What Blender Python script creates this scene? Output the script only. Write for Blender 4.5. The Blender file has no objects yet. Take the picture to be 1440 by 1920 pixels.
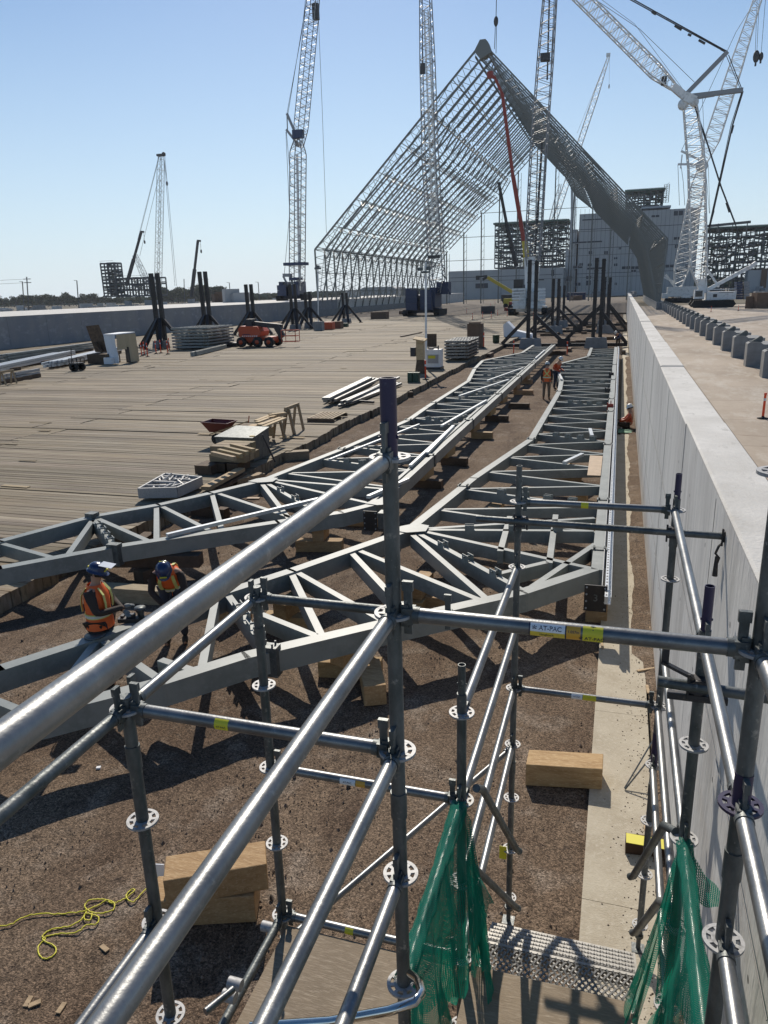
import bpy, math, random
from mathutils import Vector, Matrix
random.seed(7)
PI=math.pi
sc=bpy.context.scene
COL=sc.collection
# ---------------------------------------------------------------- camera maths
F=1394.0; H=5.3
def _n(v): return Vector(v).normalized()
FW=_n((1170-720,960-534,F)); ND=_n((852-720,960-5750,F))
XA=_n(FW.cross(-ND))
if XA[0]<0: XA=-XA
ZA=FW.cross(XA)
if ZA[1]<0: ZA=-ZA
def ray(px,py):
    d=_n((px-720,960-py,F)); return (d.dot(XA),d.dot(FW),d.dot(ZA))
def G(px,py,z=0.0):
    r=ray(px,py); t=(z-H)/r[2]; return Vector((r[0]*t,r[1]*t,z))
def PY(px,py,y):
    r=ray(px,py); t=y/r[1]; return Vector((r[0]*t,y,H+r[2]*t))
def wp(px,Y): return px*Y/F
# ---------------------------------------------------------------- materials
MAT={}
def mk(name,base,rough=.6,metal=0.,noise=None,bump=None,spec=.5,tint=False,extra=None):
    m=bpy.data.materials.new(name); m.use_nodes=True; nt=m.node_tree; N=nt.nodes; L=nt.links
    b=N['Principled BSDF']; b.inputs['Roughness'].default_value=rough; b.inputs['Metallic'].default_value=metal
    b.inputs['Specular IOR Level'].default_value=spec
    tc=N.new('ShaderNodeTexCoord')
    col=None
    def rgb(c):
        r=N.new('ShaderNodeRGB'); r.outputs[0].default_value=(*c,1); return r.outputs[0]
    col=rgb(base)
    for (scale,c2,lo,hi,stretch) in (noise or []):
        mp=N.new('ShaderNodeMapping'); mp.inputs['Scale'].default_value=stretch or (1,1,1)
        L.new(tc.outputs['Object'],mp.inputs[0])
        t=N.new('ShaderNodeTexNoise'); t.inputs['Scale'].default_value=scale; t.inputs['Detail'].default_value=6; t.inputs['Roughness'].default_value=.65
        L.new(mp.outputs[0],t.inputs['Vector'])
        r=N.new('ShaderNodeMapRange'); r.inputs['From Min'].default_value=lo; r.inputs['From Max'].default_value=hi
        L.new(t.outputs['Fac'],r.inputs['Value'])
        mx=N.new('ShaderNodeMix'); mx.data_type='RGBA'
        L.new(r.outputs[0],mx.inputs[0]); L.new(col,mx.inputs[6]); mx.inputs[7].default_value=(*c2,1)
        col=mx.outputs[2]
    if tint:
        a=N.new('ShaderNodeAttribute'); a.attribute_name='tint'
        mx=N.new('ShaderNodeMix'); mx.data_type='RGBA'; mx.blend_type='MULTIPLY'; mx.inputs[0].default_value=1
        L.new(col,mx.inputs[6]); L.new(a.outputs['Color'],mx.inputs[7]); col=mx.outputs[2]
    L.new(col,b.inputs['Base Color'])
    if bump:
        sc_,st,stretch=bump
        mp=N.new('ShaderNodeMapping'); mp.inputs['Scale'].default_value=stretch or (1,1,1)
        L.new(tc.outputs['Object'],mp.inputs[0])
        t=N.new('ShaderNodeTexNoise'); t.inputs['Scale'].default_value=sc_; t.inputs['Detail'].default_value=5
        L.new(mp.outputs[0],t.inputs['Vector'])
        bp=N.new('ShaderNodeBump'); bp.inputs['Strength'].default_value=st; bp.inputs['Distance'].default_value=.02
        L.new(t.outputs['Fac'],bp.inputs['Height']); L.new(bp.outputs[0],b.inputs['Normal'])
    MAT[name]=m
    if extra: extra(m,nt,N,L,b,tc,col)
    return m
mk('galv',(.235,.24,.24),.40,.75,[(5,(.15,.155,.16),.40,.62,None),(30,(.31,.31,.305),.58,.75,None),(90,(.13,.13,.13),.66,.76,None)],(90,.05,None))
mk('galv_old',(.14,.15,.15),.5,.55,[(9,(.075,.085,.085),.4,.62,(1,1,.5)),(26,(.27,.265,.25),.60,.70,None),(70,(.10,.09,.08),.66,.76,None)],(50,.15,None))
mk('galv_white',(.37,.37,.37),.6,.3,[(40,(.22,.22,.22),.5,.68,None)])
mk('purple',(.028,.022,.062),.45,.1,[(30,(.10,.09,.14),.6,.75,None)])
mk('clamp',(.05,.05,.055),.5,.6,[(30,(.16,.13,.10),.55,.75,None)])
mk('label_white',(.75,.76,.78),.4); mk('label_yellow',(.68,.52,.06),.4,0,[(60,(.45,.36,.08),.55,.75,None)]); mk('label_orange',(.62,.33,.04),.4)
mk('ink',(.02,.02,.05),.5); mk('tag_yellow',(.62,.56,.03),.5)
mk('truss_paint',(.24,.257,.24),.45,.0,[(1.3,(.175,.195,.183),.42,.62,None),(9,(.25,.27,.255),.5,.7,None),(45,(.17,.155,.13),.66,.74,None)],None,.5)
mk('aframe_paint',(.165,.175,.163),.5,.0,None)
mk('bright_steel',(.60,.62,.63),.35,.4,[(8,(.45,.47,.48),.4,.7,None)])
mk('black_steel',(.018,.016,.016),.5,.1,[(6,(.05,.038,.03),.5,.75,None)])
mk('blue_steel',(.02,.035,.085),.45); mk('crane_white',(.76,.76,.74),.45,.0,[(1.5,(.42,.42,.40),.5,.75,None)])
mk('crane_grey',(.26,.265,.275),.5,.1); mk('red_paint',(.30,.035,.02),.45,0,[(3,(.28,.05,.03),.5,.7,None)]); mk('yellow_paint',(.55,.42,.05),.45)
mk('maroon_paint',(.12,.018,.015),.45); mk('orange_paint',(.50,.075,.022),.45,0,[(5,(.4,.07,.03),.5,.75,None)]); mk('rubber',(.018,.018,.018),.8); mk('cable',(.05,.05,.05),.6)
mk('glass_dark',(.02,.03,.04),.1); mk('white_tarp',(.72,.74,.76),.55,0,None,(3,.5,None)); mk('tan_tarp',(.42,.34,.22),.6)
mk('delin',(.80,.075,.02),.5); mk('green_plastic',(.02,.06,.035),.5); mk('green_mat',(.10,.24,.15),.7)
def woodx(m,nt,N,L,b,tc,col): pass
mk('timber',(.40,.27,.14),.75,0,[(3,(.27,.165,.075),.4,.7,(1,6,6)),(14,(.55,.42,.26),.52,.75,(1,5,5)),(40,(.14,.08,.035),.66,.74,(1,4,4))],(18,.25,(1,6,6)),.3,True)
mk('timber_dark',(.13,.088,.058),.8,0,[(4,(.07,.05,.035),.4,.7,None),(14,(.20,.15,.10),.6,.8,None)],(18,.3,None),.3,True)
mk('lumber',(.34,.27,.18),.75,0,[(5,(.22,.17,.11),.4,.7,(1,5,5))],(18,.2,None),.3,True)
mk('plywood',(.27,.21,.145),.75,0,[(2.2,(.18,.138,.095),.35,.7,(1,1,1)),(6,(.40,.33,.25),.5,.8,(2,14,1)),(30,(.09,.07,.05),.68,.74,None)],(30,.2,(1,8,1)),.3)
mk('ply_light',(.45,.33,.22),.7,0,[(4,(.36,.26,.17),.4,.7,None)])
mk('cardboard',(.16,.10,.065),.8,0,[(3,(.11,.07,.045),.4,.7,None)])
def tiex(m,nt,N,L,b,tc,col):
    sp=N.new('ShaderNodeSeparateXYZ'); L.new(tc.outputs['Object'],sp.inputs[0]); q=[]
    for ax,per in ((1,1.52),(2,1.1)):
        a=N.new('ShaderNodeMath'); a.operation='PINGPONG'; a.inputs[1].default_value=per/2; L.new(sp.outputs[ax],a.inputs[0])
        s=N.new('ShaderNodeMath'); s.operation='POWER'; s.inputs[1].default_value=2; L.new(a.outputs[0],s.inputs[0]); q.append(s)
    s=N.new('ShaderNodeMath'); L.new(q[0].outputs[0],s.inputs[0]); L.new(q[1].outputs[0],s.inputs[1])
    g=N.new('ShaderNodeMath'); g.operation='LESS_THAN'; g.inputs[1].default_value=.00038; L.new(s.outputs[0],g.inputs[0])
    mx=N.new('ShaderNodeMix'); mx.data_type='RGBA'; L.new(g.outputs[0],mx.inputs[0]); L.new(col,mx.inputs[6]); mx.inputs[7].default_value=(.12,.12,.12,1); L.new(mx.outputs[2],b.inputs['Base Color'])
mk('concrete_wall',(.61,.60,.575),.75,0,[(1.1,(.45,.44,.42),.42,.66,(1,1.2,.25)),(7,(.68,.665,.64),.5,.74,(1,1,.10)),(14,(.36,.365,.37),.52,.72,(1,1.6,.08)),(9,(.14,.145,.15),.645,.70,(1,1.6,.12)),(45,(.30,.30,.31),.62,.75,(1,1,.5))],(30,.25,(1,1,.3)),.3,False,tiex)
mk('concrete_top',(.62,.60,.56),.8,0,[(1.2,(.47,.45,.41),.4,.66,None),(5,(.40,.385,.35),.58,.7,(1.5,.5,1)),(18,(.52,.51,.48),.5,.7,None),(40,(.36,.35,.33),.66,.76,None)],(40,.3,None),.3)
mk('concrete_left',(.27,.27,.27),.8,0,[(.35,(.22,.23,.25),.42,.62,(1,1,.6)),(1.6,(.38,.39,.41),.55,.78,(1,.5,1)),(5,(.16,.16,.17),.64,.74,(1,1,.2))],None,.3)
mk('footing',(.46,.41,.32),.85,0,[(2.5,(.38,.33,.25),.42,.65,None),(28,(.52,.47,.38),.5,.75,None),(60,(.18,.14,.10),.66,.74,None)],(60,.3,None),.2)
mk('block_conc',(.27,.275,.27),.85,0,[(1.5,(.19,.19,.19),.4,.7,None),(12,(.34,.34,.33),.55,.75,None)],None,.3)
mk('clad',(.42,.425,.42),.7,0,[(.05,(.36,.37,.37),.4,.7,None),(.4,(.35,.35,.35),.55,.75,(1,1,.2))]); mk('clad_dark',(.05,.055,.065),.6); mk('steel_frame',(.10,.105,.105),.6,.1); mk('green_steel',(.07,.12,.09),.6)
mk('seam',(.25,.245,.235),.9); mk('leaf',(.055,.075,.03),.8,0,None,None,.3,True); mk('bark',(.06,.045,.03),.9); mk('dirt',(.12,.095,.07),.95)
mk('skin_tone',(.42,.24,.16),.6); mk('hivis',(.80,.13,.02),.6); mk('hivis_stripe',(.62,.62,.20),.4); mk('silver_stripe',(.6,.6,.55),.35); mk('dark_cloth',(.045,.032,.025),.85)
mk('jeans',(.035,.045,.07),.85); mk('khaki',(.20,.15,.10),.85); mk('helmet_blue',(.02,.035,.10),.25); mk('helmet_white',(.6,.6,.6),.3); mk('glove',(.22,.23,.22),.8); mk('boot',(.04,.03,.02),.8); mk('hair',(.02,.015,.01),.8); mk('visor',(.5,.52,.55),.15,.3)
mk('chrome',(.62,.60,.56),.12,1.0)
# gravel: stones through voronoi + noise
def gravelx(m,nt,N,L,b,tc,col):
    v=N.new('ShaderNodeTexVoronoi'); v.inputs['Scale'].default_value=60; L.new(tc.outputs['Object'],v.inputs['Vector'])
    sx=N.new('ShaderNodeSeparateColor'); L.new(v.outputs['Color'],sx.inputs[0])
    r=N.new('ShaderNodeMapRange'); r.inputs['To Min'].default_value=.5; r.inputs['To Max'].default_value=1.6; L.new(sx.outputs[0],r.inputs['Value'])
    v3=N.new('ShaderNodeTexVoronoi'); v3.inputs['Scale'].default_value=110; L.new(tc.outputs['Object'],v3.inputs['Vector'])
    s3=N.new('ShaderNodeSeparateColor'); L.new(v3.outputs['Color'],s3.inputs[0])
    r3=N.new('ShaderNodeMapRange'); r3.inputs['From Min'].default_value=.0; r3.inputs['To Min'].default_value=.55; r3.inputs['To Max'].default_value=1.5; L.new(s3.outputs[0],r3.inputs['Value'])
    mm=N.new('ShaderNodeMath'); mm.operation='MULTIPLY'; L.new(r.outputs[0],mm.inputs[0]); L.new(r3.outputs[0],mm.inputs[1])
    mx=N.new('ShaderNodeVectorMath'); mx.operation='SCALE'; L.new(col,mx.inputs[0]); L.new(mm.outputs[0],mx.inputs['Scale'])
    L.new(mx.outputs[0],b.inputs['Base Color'])
    bp=N.new('ShaderNodeBump'); bp.inputs['Strength'].default_value=.55; bp.inputs['Distance'].default_value=.012
    v2=N.new('ShaderNodeTexVoronoi'); v2.inputs['Scale'].default_value=75; L.new(tc.outputs['Object'],v2.inputs['Vector'])
    L.new(v2.outputs['Distance'],bp.inputs['Height']); L.new(bp.outputs[0],b.inputs['Normal'])
mk('gravel',(.150,.108,.074),.95,0,[(.45,(.095,.064,.043),.42,.60,(1,.5,1)),(1.6,(.19,.15,.115),.52,.68,None),(.9,(.075,.05,.034),.58,.68,(1,.3,1)),(6,(.06,.043,.032),.58,.72,None)],None,.2,False,gravelx)
mk('farground',(.17,.14,.10),.95,0,[(.02,(.11,.10,.07),.4,.6,None),(.15,(.24,.21,.16),.55,.7,None)],None,.2)
def slabx(m,nt,N,L,b,tc,col):
    w=N.new('ShaderNodeTexBrick'); w.offset=0; w.inputs['Scale'].default_value=1; w.inputs['Brick Width'].default_value=3.8; w.inputs['Row Height'].default_value=5.0; w.inputs['Mortar Size'].default_value=.02
    w.inputs['Color1'].default_value=(1,1,1,1); w.inputs['Color2'].default_value=(.93,.93,.93,1); w.inputs['Mortar'].default_value=(.5,.48,.45,1)
    L.new(tc.outputs['Object'],w.inputs['Vector'])
    mx=N.new('ShaderNodeMix'); mx.data_type='RGBA'; mx.blend_type='MULTIPLY'; mx.inputs[0].default_value=1
    L.new(col,mx.inputs[6]); L.new(w.outputs['Color'],mx.inputs[7]); L.new(mx.outputs[2],b.inputs['Base Color'])
mk('slab',(.43,.36,.285),.85,0,[(.16,(.28,.225,.17),.42,.66,(1,.45,1)),(.7,(.50,.45,.38),.5,.7,(1.6,.5,1)),(1.6,(.22,.165,.12),.62,.74,(.5,2.2,1)),(9,(.34,.28,.22),.55,.75,None)],(20,.2,None),.3,False,slabx)
mk('mat_wood',(.225,.176,.113),.76,0,[(.12,(.17,.138,.098),.40,.62,(1,1.6,1)),(1.8,(.31,.27,.205),.46,.72,(.16,3.5,1)),(3.2,(.105,.083,.06),.52,.70,(.10,3.2,1)),(11,(.34,.30,.23),.62,.8,(.15,4,1))],(16,.35,(.2,5,1)),.25,True)
# net: woven mesh with real gaps through UVs
def net_mat():
    m=bpy.data.materials.new('net'); m.use_nodes=True; nt=m.node_tree; N=nt.nodes; L=nt.links
    b=N['Principled BSDF']; b.inputs['Base Color'].default_value=(.012,.19,.135,1); b.inputs['Roughness'].default_value=.85; b.inputs['Specular IOR Level'].default_value=.2
    tl=N.new('ShaderNodeBsdfTranslucent'); tl.inputs[0].default_value=(.015,.30,.2,1)
    m1=N.new('ShaderNodeMixShader'); m1.inputs[0].default_value=.35; L.new(b.outputs[0],m1.inputs[1]); L.new(tl.outputs[0],m1.inputs[2])
    tr=N.new('ShaderNodeBsdfTransparent'); mx=N.new('ShaderNodeMixShader')
    uv=N.new('ShaderNodeTexCoord'); sp=N.new('ShaderNodeSeparateXYZ'); L.new(uv.outputs['UV'],sp.inputs[0])
    hs=[]
    for i in (0,1):
        k=N.new('ShaderNodeMath'); k.operation='PINGPONG'; k.inputs[1].default_value=.005; L.new(sp.outputs[i],k.inputs[0])
        g=N.new('ShaderNodeMath'); g.operation='GREATER_THAN'; g.inputs[1].default_value=.0023; L.new(k.outputs[0],g.inputs[0]); hs.append(g)
    mu=N.new('ShaderNodeMath'); mu.operation='MULTIPLY'; L.new(hs[0].outputs[0],mu.inputs[0]); L.new(hs[1].outputs[0],mu.inputs[1])
    L.new(mu.outputs[0],mx.inputs[0]); L.new(m1.outputs[0],mx.inputs[1]); L.new(tr.outputs[0],mx.inputs[2])
    L.new(mx.outputs[0],N['Material Output'].inputs[0]); MAT['net']=m
net_mat()
# ---------------------------------------------------------------- mesh builder
ORG={}
class MB:
    def __init__(s): s.v=[]; s.f=[]; s.t=[]; s.sm=[]; s.tint=(1,1,1); s.uv=[]
    def add(s,vs,fs,smooth=False):
        o=len(s.v); s.v+= [tuple(v) for v in vs]; s.t+=[s.tint]*len(vs)
        for f in fs: s.f.append(tuple(i+o for i in f)); s.sm.append(smooth)
    def hexa(s,P): s.add(P,[(0,3,2,1),(4,5,6,7),(0,1,5,4),(1,2,6,5),(2,3,7,6),(3,0,4,7)])
    def box(s,x0,x1,y0,y1,z0,z1): s.hexa([(x0,y0,z0),(x1,y0,z0),(x1,y1,z0),(x0,y1,z0),(x0,y0,z1),(x1,y0,z1),(x1,y1,z1),(x0,y1,z1)])
    def obox(s,c,sx,sy,sz,rz=0,taper=1.):
        c=Vector(c); ca,sa=math.cos(rz),math.sin(rz); P=[]
        for z,k in ((0,1),(sz,taper)):
            for x,y in ((-1,-1),(1,-1),(1,1),(-1,1)):
                X=x*sx/2*k; Y=y*sy/2*k; P.append((c.x+X*ca-Y*sa,c.y+X*sa+Y*ca,c.z+z))
        s.hexa(P)
    def bar(s,a,b,w,h,up=(0,0,1)):
        a=Vector(a); b=Vector(b); d=(b-a).normalized(); u=Vector(up)
        if abs(d.dot(u))>.98: u=Vector((0,1,0))
        r=d.cross(u).normalized()*(w/2); u=r.cross(d).normalized()*(h/2)
        s.hexa([a-r-u,a+r-u,b+r-u,b-r-u,a-r+u,a+r+u,b+r+u,b-r+u])
    def tube(s,a,b,r,n=8,r2=None,cap=True,smooth=True):
        a=Vector(a); b=Vector(b); r2=r if r2 is None else r2
        d=(b-a).normalized(); u=Vector((0,0,1)) if abs(d.z)<.95 else Vector((1,0,0))
        x=d.cross(u).normalized(); y=d.cross(x)
        vs=[a+(x*math.cos(2*PI*i/n)+y*math.sin(2*PI*i/n))*r for i in range(n)]+[b+(x*math.cos(2*PI*i/n)+y*math.sin(2*PI*i/n))*r2 for i in range(n)]
        s.add(vs,[(i,(i+1)%n,n+(i+1)%n,n+i) for i in range(n)],smooth)
        if cap: s.add(vs,[tuple(range(n-1,-1,-1)),tuple(range(n,2*n))])
    def ptube(s,pts,r,n=8):
        for i in range(len(pts)-1): s.tube(pts[i],pts[i+1],r,n)
    def path(s,pts,r,n=6):
        pts=[Vector(p) for p in pts]; vs=[]
        for i,p in enumerate(pts):
            d=(pts[min(i+1,len(pts)-1)]-pts[max(i-1,0)]).normalized(); u=Vector((0,0,1)) if abs(d.z)<.9 else Vector((1,0,0))
            x=d.cross(u).normalized(); y=d.cross(x); rr=r[i] if isinstance(r,(list,tuple)) else r
            vs+=[p+(x*math.cos(2*PI*k/n)+y*math.sin(2*PI*k/n))*rr for k in range(n)]
        fs=[(i*n+k,i*n+(k+1)%n,(i+1)*n+(k+1)%n,(i+1)*n+k) for i in range(len(pts)-1) for k in range(n)]
        s.add(vs,fs,True)
        L=len(pts)-1; s.add(vs[:n],[tuple(range(n))]); s.add(vs[L*n:],[tuple(range(n))])
    def lathe(s,c,prof,n=16,ax='z'):
        c=Vector(c); vs=[]
        for (r,z) in prof:
            for k in range(n):
                a=2*PI*k/n; p=(r*math.cos(a),r*math.sin(a),z)
                if ax=='x': p=(z,p[0],p[1])
                if ax=='y': p=(p[0],z,p[1])
                vs.append(c+Vector(p))
        s.add(vs,[(i*n+k,i*n+(k+1)%n,(i+1)*n+(k+1)%n,(i+1)*n+k) for i in range(len(prof)-1) for k in range(n)],True)
    def prism(s,poly,a,b,ax='y'):
        m=len(poly)
        def P(u,w,t): return {'y':(u,t,w),'x':(t,u,w),'z':(u,w,t)}[ax]
        vs=[P(u,w,a) for u,w in poly]+[P(u,w,b) for u,w in poly]
        s.add(vs,[tuple(range(m-1,-1,-1)),tuple(range(m,2*m))]+[(i,(i+1)%m,m+(i+1)%m,m+i) for i in range(m)])
    def ellip(s,c,rx,ry,rz,nu=12,nv=8,z0=-1.,z1=1.):
        c=Vector(c); vs=[]
        for j in range(nv+1):
            t=math.asin(z0)+(math.asin(z1)-math.asin(z0))*j/nv
            for i in range(nu):
                a=2*PI*i/nu; vs.append(c+Vector((rx*math.cos(t)*math.cos(a),ry*math.cos(t)*math.sin(a),rz*math.sin(t))))
        s.add(vs,[(j*nu+i,j*nu+(i+1)%nu,(j+1)*nu+(i+1)%nu,(j+1)*nu+i) for j in range(nv) for i in range(nu)],True)
    def lat(s,a,b,prof,n,rc=.09,rb=.045,side=(0,1,0),full=True):
        a=Vector(a); b=Vector(b); d=(b-a).normalized(); x=d.cross(Vector(side)).normalized(); y=d.cross(x).normalized()
        def W(t):
            for i in range(len(prof)-1):
                if prof[i][0]<=t<=prof[i+1][0]+1e-9: 
                    k=(t-prof[i][0])/max(1e-6,prof[i+1][0]-prof[i][0]); return prof[i][1]*(1-k)+prof[i+1][1]*k
            return prof[-1][1]
        C=[]
        for i in range(n+1):
            t=i/n; w=W(t)/2; p=a+(b-a)*t; C.append([p+x*w*sx+y*w*sy for sx,sy in ((-1,-1),(1,-1),(1,1),(-1,1))])
        for i in range(n):
            for k in range(4):
                s.tube(C[i][k],C[i+1][k],rc,4,cap=False)
                k2=(k+1)%4
                if i%2==0: s.tube(C[i][k],C[i+1][k2],rb,3,cap=False)
                else: s.tube(C[i][k2],C[i+1][k],rb,3,cap=False)
                if i%3==0: s.tube(C[i][k],C[i][k2],rb,3,cap=False)
    def build(s,name,mat,parent=None,loc=None):
        me=bpy.data.meshes.new(name); o=bpy.data.objects.new(name,me); COL.objects.link(o)
        og=Vector((0,0,0))
        if parent is not None:
            o.parent=parent; og=ORG.get(parent.name,Vector((0,0,0))); ORG[o.name]=og
        elif loc is not None:
            og=Vector(loc); o.location=og; ORG[o.name]=og
        me.from_pydata([tuple(Vector(v)-og) for v in s.v],[],s.f)
        me.polygons.foreach_set('use_smooth',s.sm)
        at=me.attributes.new('tint','FLOAT_COLOR','POINT'); at.data.foreach_set('color',[c for t in s.t for c in (*t,1)])
        me.materials.append(MAT[mat] if isinstance(mat,str) else mat); me.update()
        return o
def tag(o,label=None,cat=None,group=None,kind=None):
    if label: o['label']=label
    if cat: o['category']=cat
    if group: o['group']=group
    if kind: o['kind']=kind
    return o
def thing(name,loc,label,cat,group=None):
    o=bpy.data.objects.new(name,None); COL.objects.link(o); o.location=loc; o.empty_display_size=.2
    ORG[o.name]=Vector(loc); tag(o,label,cat,group); return o
def kids(o): return [c for c in bpy.data.objects if c.parent==o]
def dup(o,loc=None,parent=None,label=None,rz=None):
    c=o.copy(); COL.objects.link(c); c.parent=parent
    if loc is not None: c.location=loc
    if label: c['label']=label
    if rz is not None: c.rotation_euler.z=rz
    for ch in kids(o): dup(ch,parent=c)
    return c
def one(name,mb,mat,label,cat,group=None,loc=None):
    o=_one(name,mb,mat,label,cat,group,loc)
    if name in ('timber_block','lumber_offcuts'):
        bv=o.modifiers.new('Bevel','BEVEL'); bv.width=.009; bv.segments=2
    return o
def _one(name,mb,mat,label,cat,group=None,loc=None):
    if loc is None:
        vs=mb.v; loc=(sum(v[0] for v in vs)/len(vs),sum(v[1] for v in vs)/len(vs),min(v[2] for v in vs))
    return tag(mb.build(name,mat,None,loc),label,cat,group)
def struct(name,mb,mat,kind='structure'): return tag(mb.build(name,mat),kind=kind)
def jit(a,s=.12): 
    k=1+random.uniform(-s,s); return (a[0]*k,a[1]*k*random.uniform(.96,1.03),a[2]*k*random.uniform(.92,1.04))
# ================================================================ SETTING
m=MB(); 
m.add([(-3000,-60,0),(3000,-60,0),(3000,6000,0),(-3000,6000,0)],[(0,1,2,3)]); 
struct('far_ground',m,'farground')
m=MB()
# gravel bed with a gentle unevenness
from mathutils import noise as _ns
nx,ny=130,330
vs=[];fs=[]
for j in range(ny+1):
    for i in range(nx+1):
        x=-10.6+i*(10.7/nx); t=j/ny; y=-4+t*t*170+t*4
        rut=0
        for c_ in (-1.25,-1.6+.06*math.sin(y*.4)-1.5):
            rut-=.032*math.exp(-((x-c_-.25*math.sin(y*.22))/.16)**2)*(.6+.4*math.sin(y*3.1))
        z=.035+(.030*_ns.noise(Vector((x*.8,y*.8,0)))+.016*_ns.noise(Vector((x*3.1,y*3.1,4)))+.008*_ns.noise(Vector((x*9,y*9,9)))+rut+random.uniform(-.003,.003))*(1 if y<30 else .3)
        vs.append((x,y,max(.006,z)))
for j in range(ny):
    for i in range(nx):
        a=j*(nx+1)+i; fs.append((a,a+1,a+nx+2,a+nx+1))
m.add(vs,fs,True); struct('gravel_bed',m,'gravel')
# concrete footing strip beside the wall
m=MB(); y=-4
while y<26:
    y2=y+3.2; m.box(-.04,.60,y,y2-.006,0,.085); y=y2
m.box(.2,.66,26,150,0,.06)
struct('footing_path',m,'footing')
# dirt strip between footing and wall
m=MB(); vs=[];fs=[]; n=260
for j in range(n+1):
    y=-4+j*(64/n)
    w=.10+.035*math.sin(y*1.3)+.05*random.random()+(.17 if y>10.4 else 0)
    for k,(x,z) in enumerate(((.74-w,.086),(.74-w*.5,.10+random.uniform(0,.02)),(.74,.112))): vs.append((x,y,z))
for j in range(n):
    for k in range(2): a=j*3+k; fs.append((a,a+1,a+4,a+3))
m.add(vs,fs,True); struct('dirt_edge',m,'gravel')
# scattered crumbs of soil on the footing
m=MB()
for i in range(1500):
    y=4+random.random()**1.6*26; x=.62-abs(random.gauss(0,.2)); 
    if x<0: continue
    r=random.uniform(.003,.011)
    if random.random()<.03: r*=1.8
    P=[(x+r*math.cos(a+random.uniform(-.4,.4))*random.uniform(.7,1.2),y+r*math.sin(a)*random.uniform(.7,1.2),.0855) for a in (0,1.3,2.5,3.8,5.1)]
    m.add(P+[(x,y,.087+r*.8)],[(k,(k+1)%5,5) for k in range(5)])
tag(m.build('soil_crumbs','dirt'),'dark crumbs of soil scattered over the pale concrete footing','soil',kind='stuff')
# loose stones on the gravel bed near the camera
m=MB()
for i in range(8000):
    y=4.0+random.random()**1.7*14; x=random.uniform(-9,-.05)
    if math.sin(x*1.1+y*.7)+math.sin(y*1.9-x*.8)<random.uniform(-1.6,1.0): continue
    r=random.uniform(.005,.013)*(1.0 if random.random()>.04 else 2.4)
    k=random.uniform(.8,2.2); m.tint=(k,k*.97,k*.95)
    z=.035; a0=random.random()*6
    P=[(x+r*math.cos(a0+a)*random.uniform(.7,1.2),y+r*math.sin(a0+a)*random.uniform(.7,1.2),z) for a in (0,1.3,2.5,3.8,5.1)]
    m.add(P+[(x+random.uniform(-.3,.3)*r,y,z+.012+r*.8)],[(k2,(k2+1)%5,5) for k2 in range(5)])
mk('pebble',(.105,.085,.07),.9,0,None,None,.25,True)
tag(m.build('loose_stones','pebble'),'loose grey brown stones lying on the gravel bed','stones',kind='stuff')
# ---------- timber mat deck (rows of planks along X)
m=MB(); XE=-10.25; y=1.2
row=0
while y<150:
    big=y>70
    mw=1.22; x=XE+random.choice((0,0,.05,-.08)); col=0; off=(row%2)*.55+random.choice((0,0,.3,-.3,.9))
    first=True
    while x>-64.5:
        L=(11.2+off) if first else 12.2
        first=False
        x2=max(-64.9,x-L); zt=.35+random.uniform(-.02,.02); base=random.uniform(.82,1.14)
        npl=1 if y>110 else 6 if y<60 else 4
        pw=mw/npl
        for k in range(npl):
            t=base*random.uniform(.84,1.14)*(random.choice((.7,1.35)) if random.random()<.07 else 1); m.tint=(t,t*random.uniform(.97,1.01),t*random.uniform(.93,1.02))
            e=random.uniform(-.02,.03) if npl>1 else 0
            m.box(x2+.03,x+e,y+k*pw+.009,y+(k+1)*pw-.009,.03 if (x>-12 or y<5) else .2,zt+random.uniform(-.004,.005))
        x=x2-random.uniform(.01,.05)
    y+=mw+.01; row+=1
struct('timber_deck',m,'mat_wood')
m=MB(); m.box(-64.9,XE-.35,1.2,150,.012,.30); m.box(-64.9,1.0,150,330,.012,.33); struct('deck_base',m,'dirt')
# loose shims lying on deck along joints
m=MB()
for i in range(16):
    p=G(random.uniform(0,700),random.uniform(690,1000),.37)
    if p.x>XE-.6 or p.y>60: continue
    k=random.uniform(.9,1.7); m.tint=(k,k*.95,k*.82); m.obox(p,random.uniform(.3,1.0),random.uniform(.08,.2),.012,random.uniform(-.06,.06))
struct('deck_patches',m,'mat_wood')
# ---------- right slab
m=MB(); m.box(1.10,75,-4,190,.02,.40); struct('concrete_slab',m,'slab')
# ================================================================ WALLS
XW=.73; ZT=3.85
W=thing('concrete_wall',(XW+.2,0,0),'long pale concrete wall with flat top running away right of the gravel pit','wall')
m=MB(); t=MB(); y=-6.0; k=0
joints=[-6,2.6,8.62]+[8.62+6.1*i for i in range(1,24)]
for a,b in zip(joints[:-1],joints[1:]):
    dx=random.uniform(-.006,.006); dz=random.uniform(-.01,.01)
    m.hexa([(XW+dx,a+.006,0),(1.13,a+.006,0),(1.13,b-.006,0),(XW+dx,b-.006,0),(XW+dx,a+.006,ZT-.03+dz),(1.13,a+.006,ZT-.03+dz),(1.13,b-.006,ZT-.03+dz),(XW+dx,b-.006,ZT-.03+dz)])
    # top course with a small arris chamfer
    t.prism([(XW+dx,ZT-.03+dz),(1.13,ZT-.03+dz),(1.13,ZT-.012+dz),(1.118,ZT+dz),(XW+dx+.018,ZT+dz),(XW+dx,ZT-.014+dz)],a+.004,b-.004,'y')
m.build('wall_panel','concrete_wall',W); t.build('wall_top','concrete_top',W)
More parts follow.
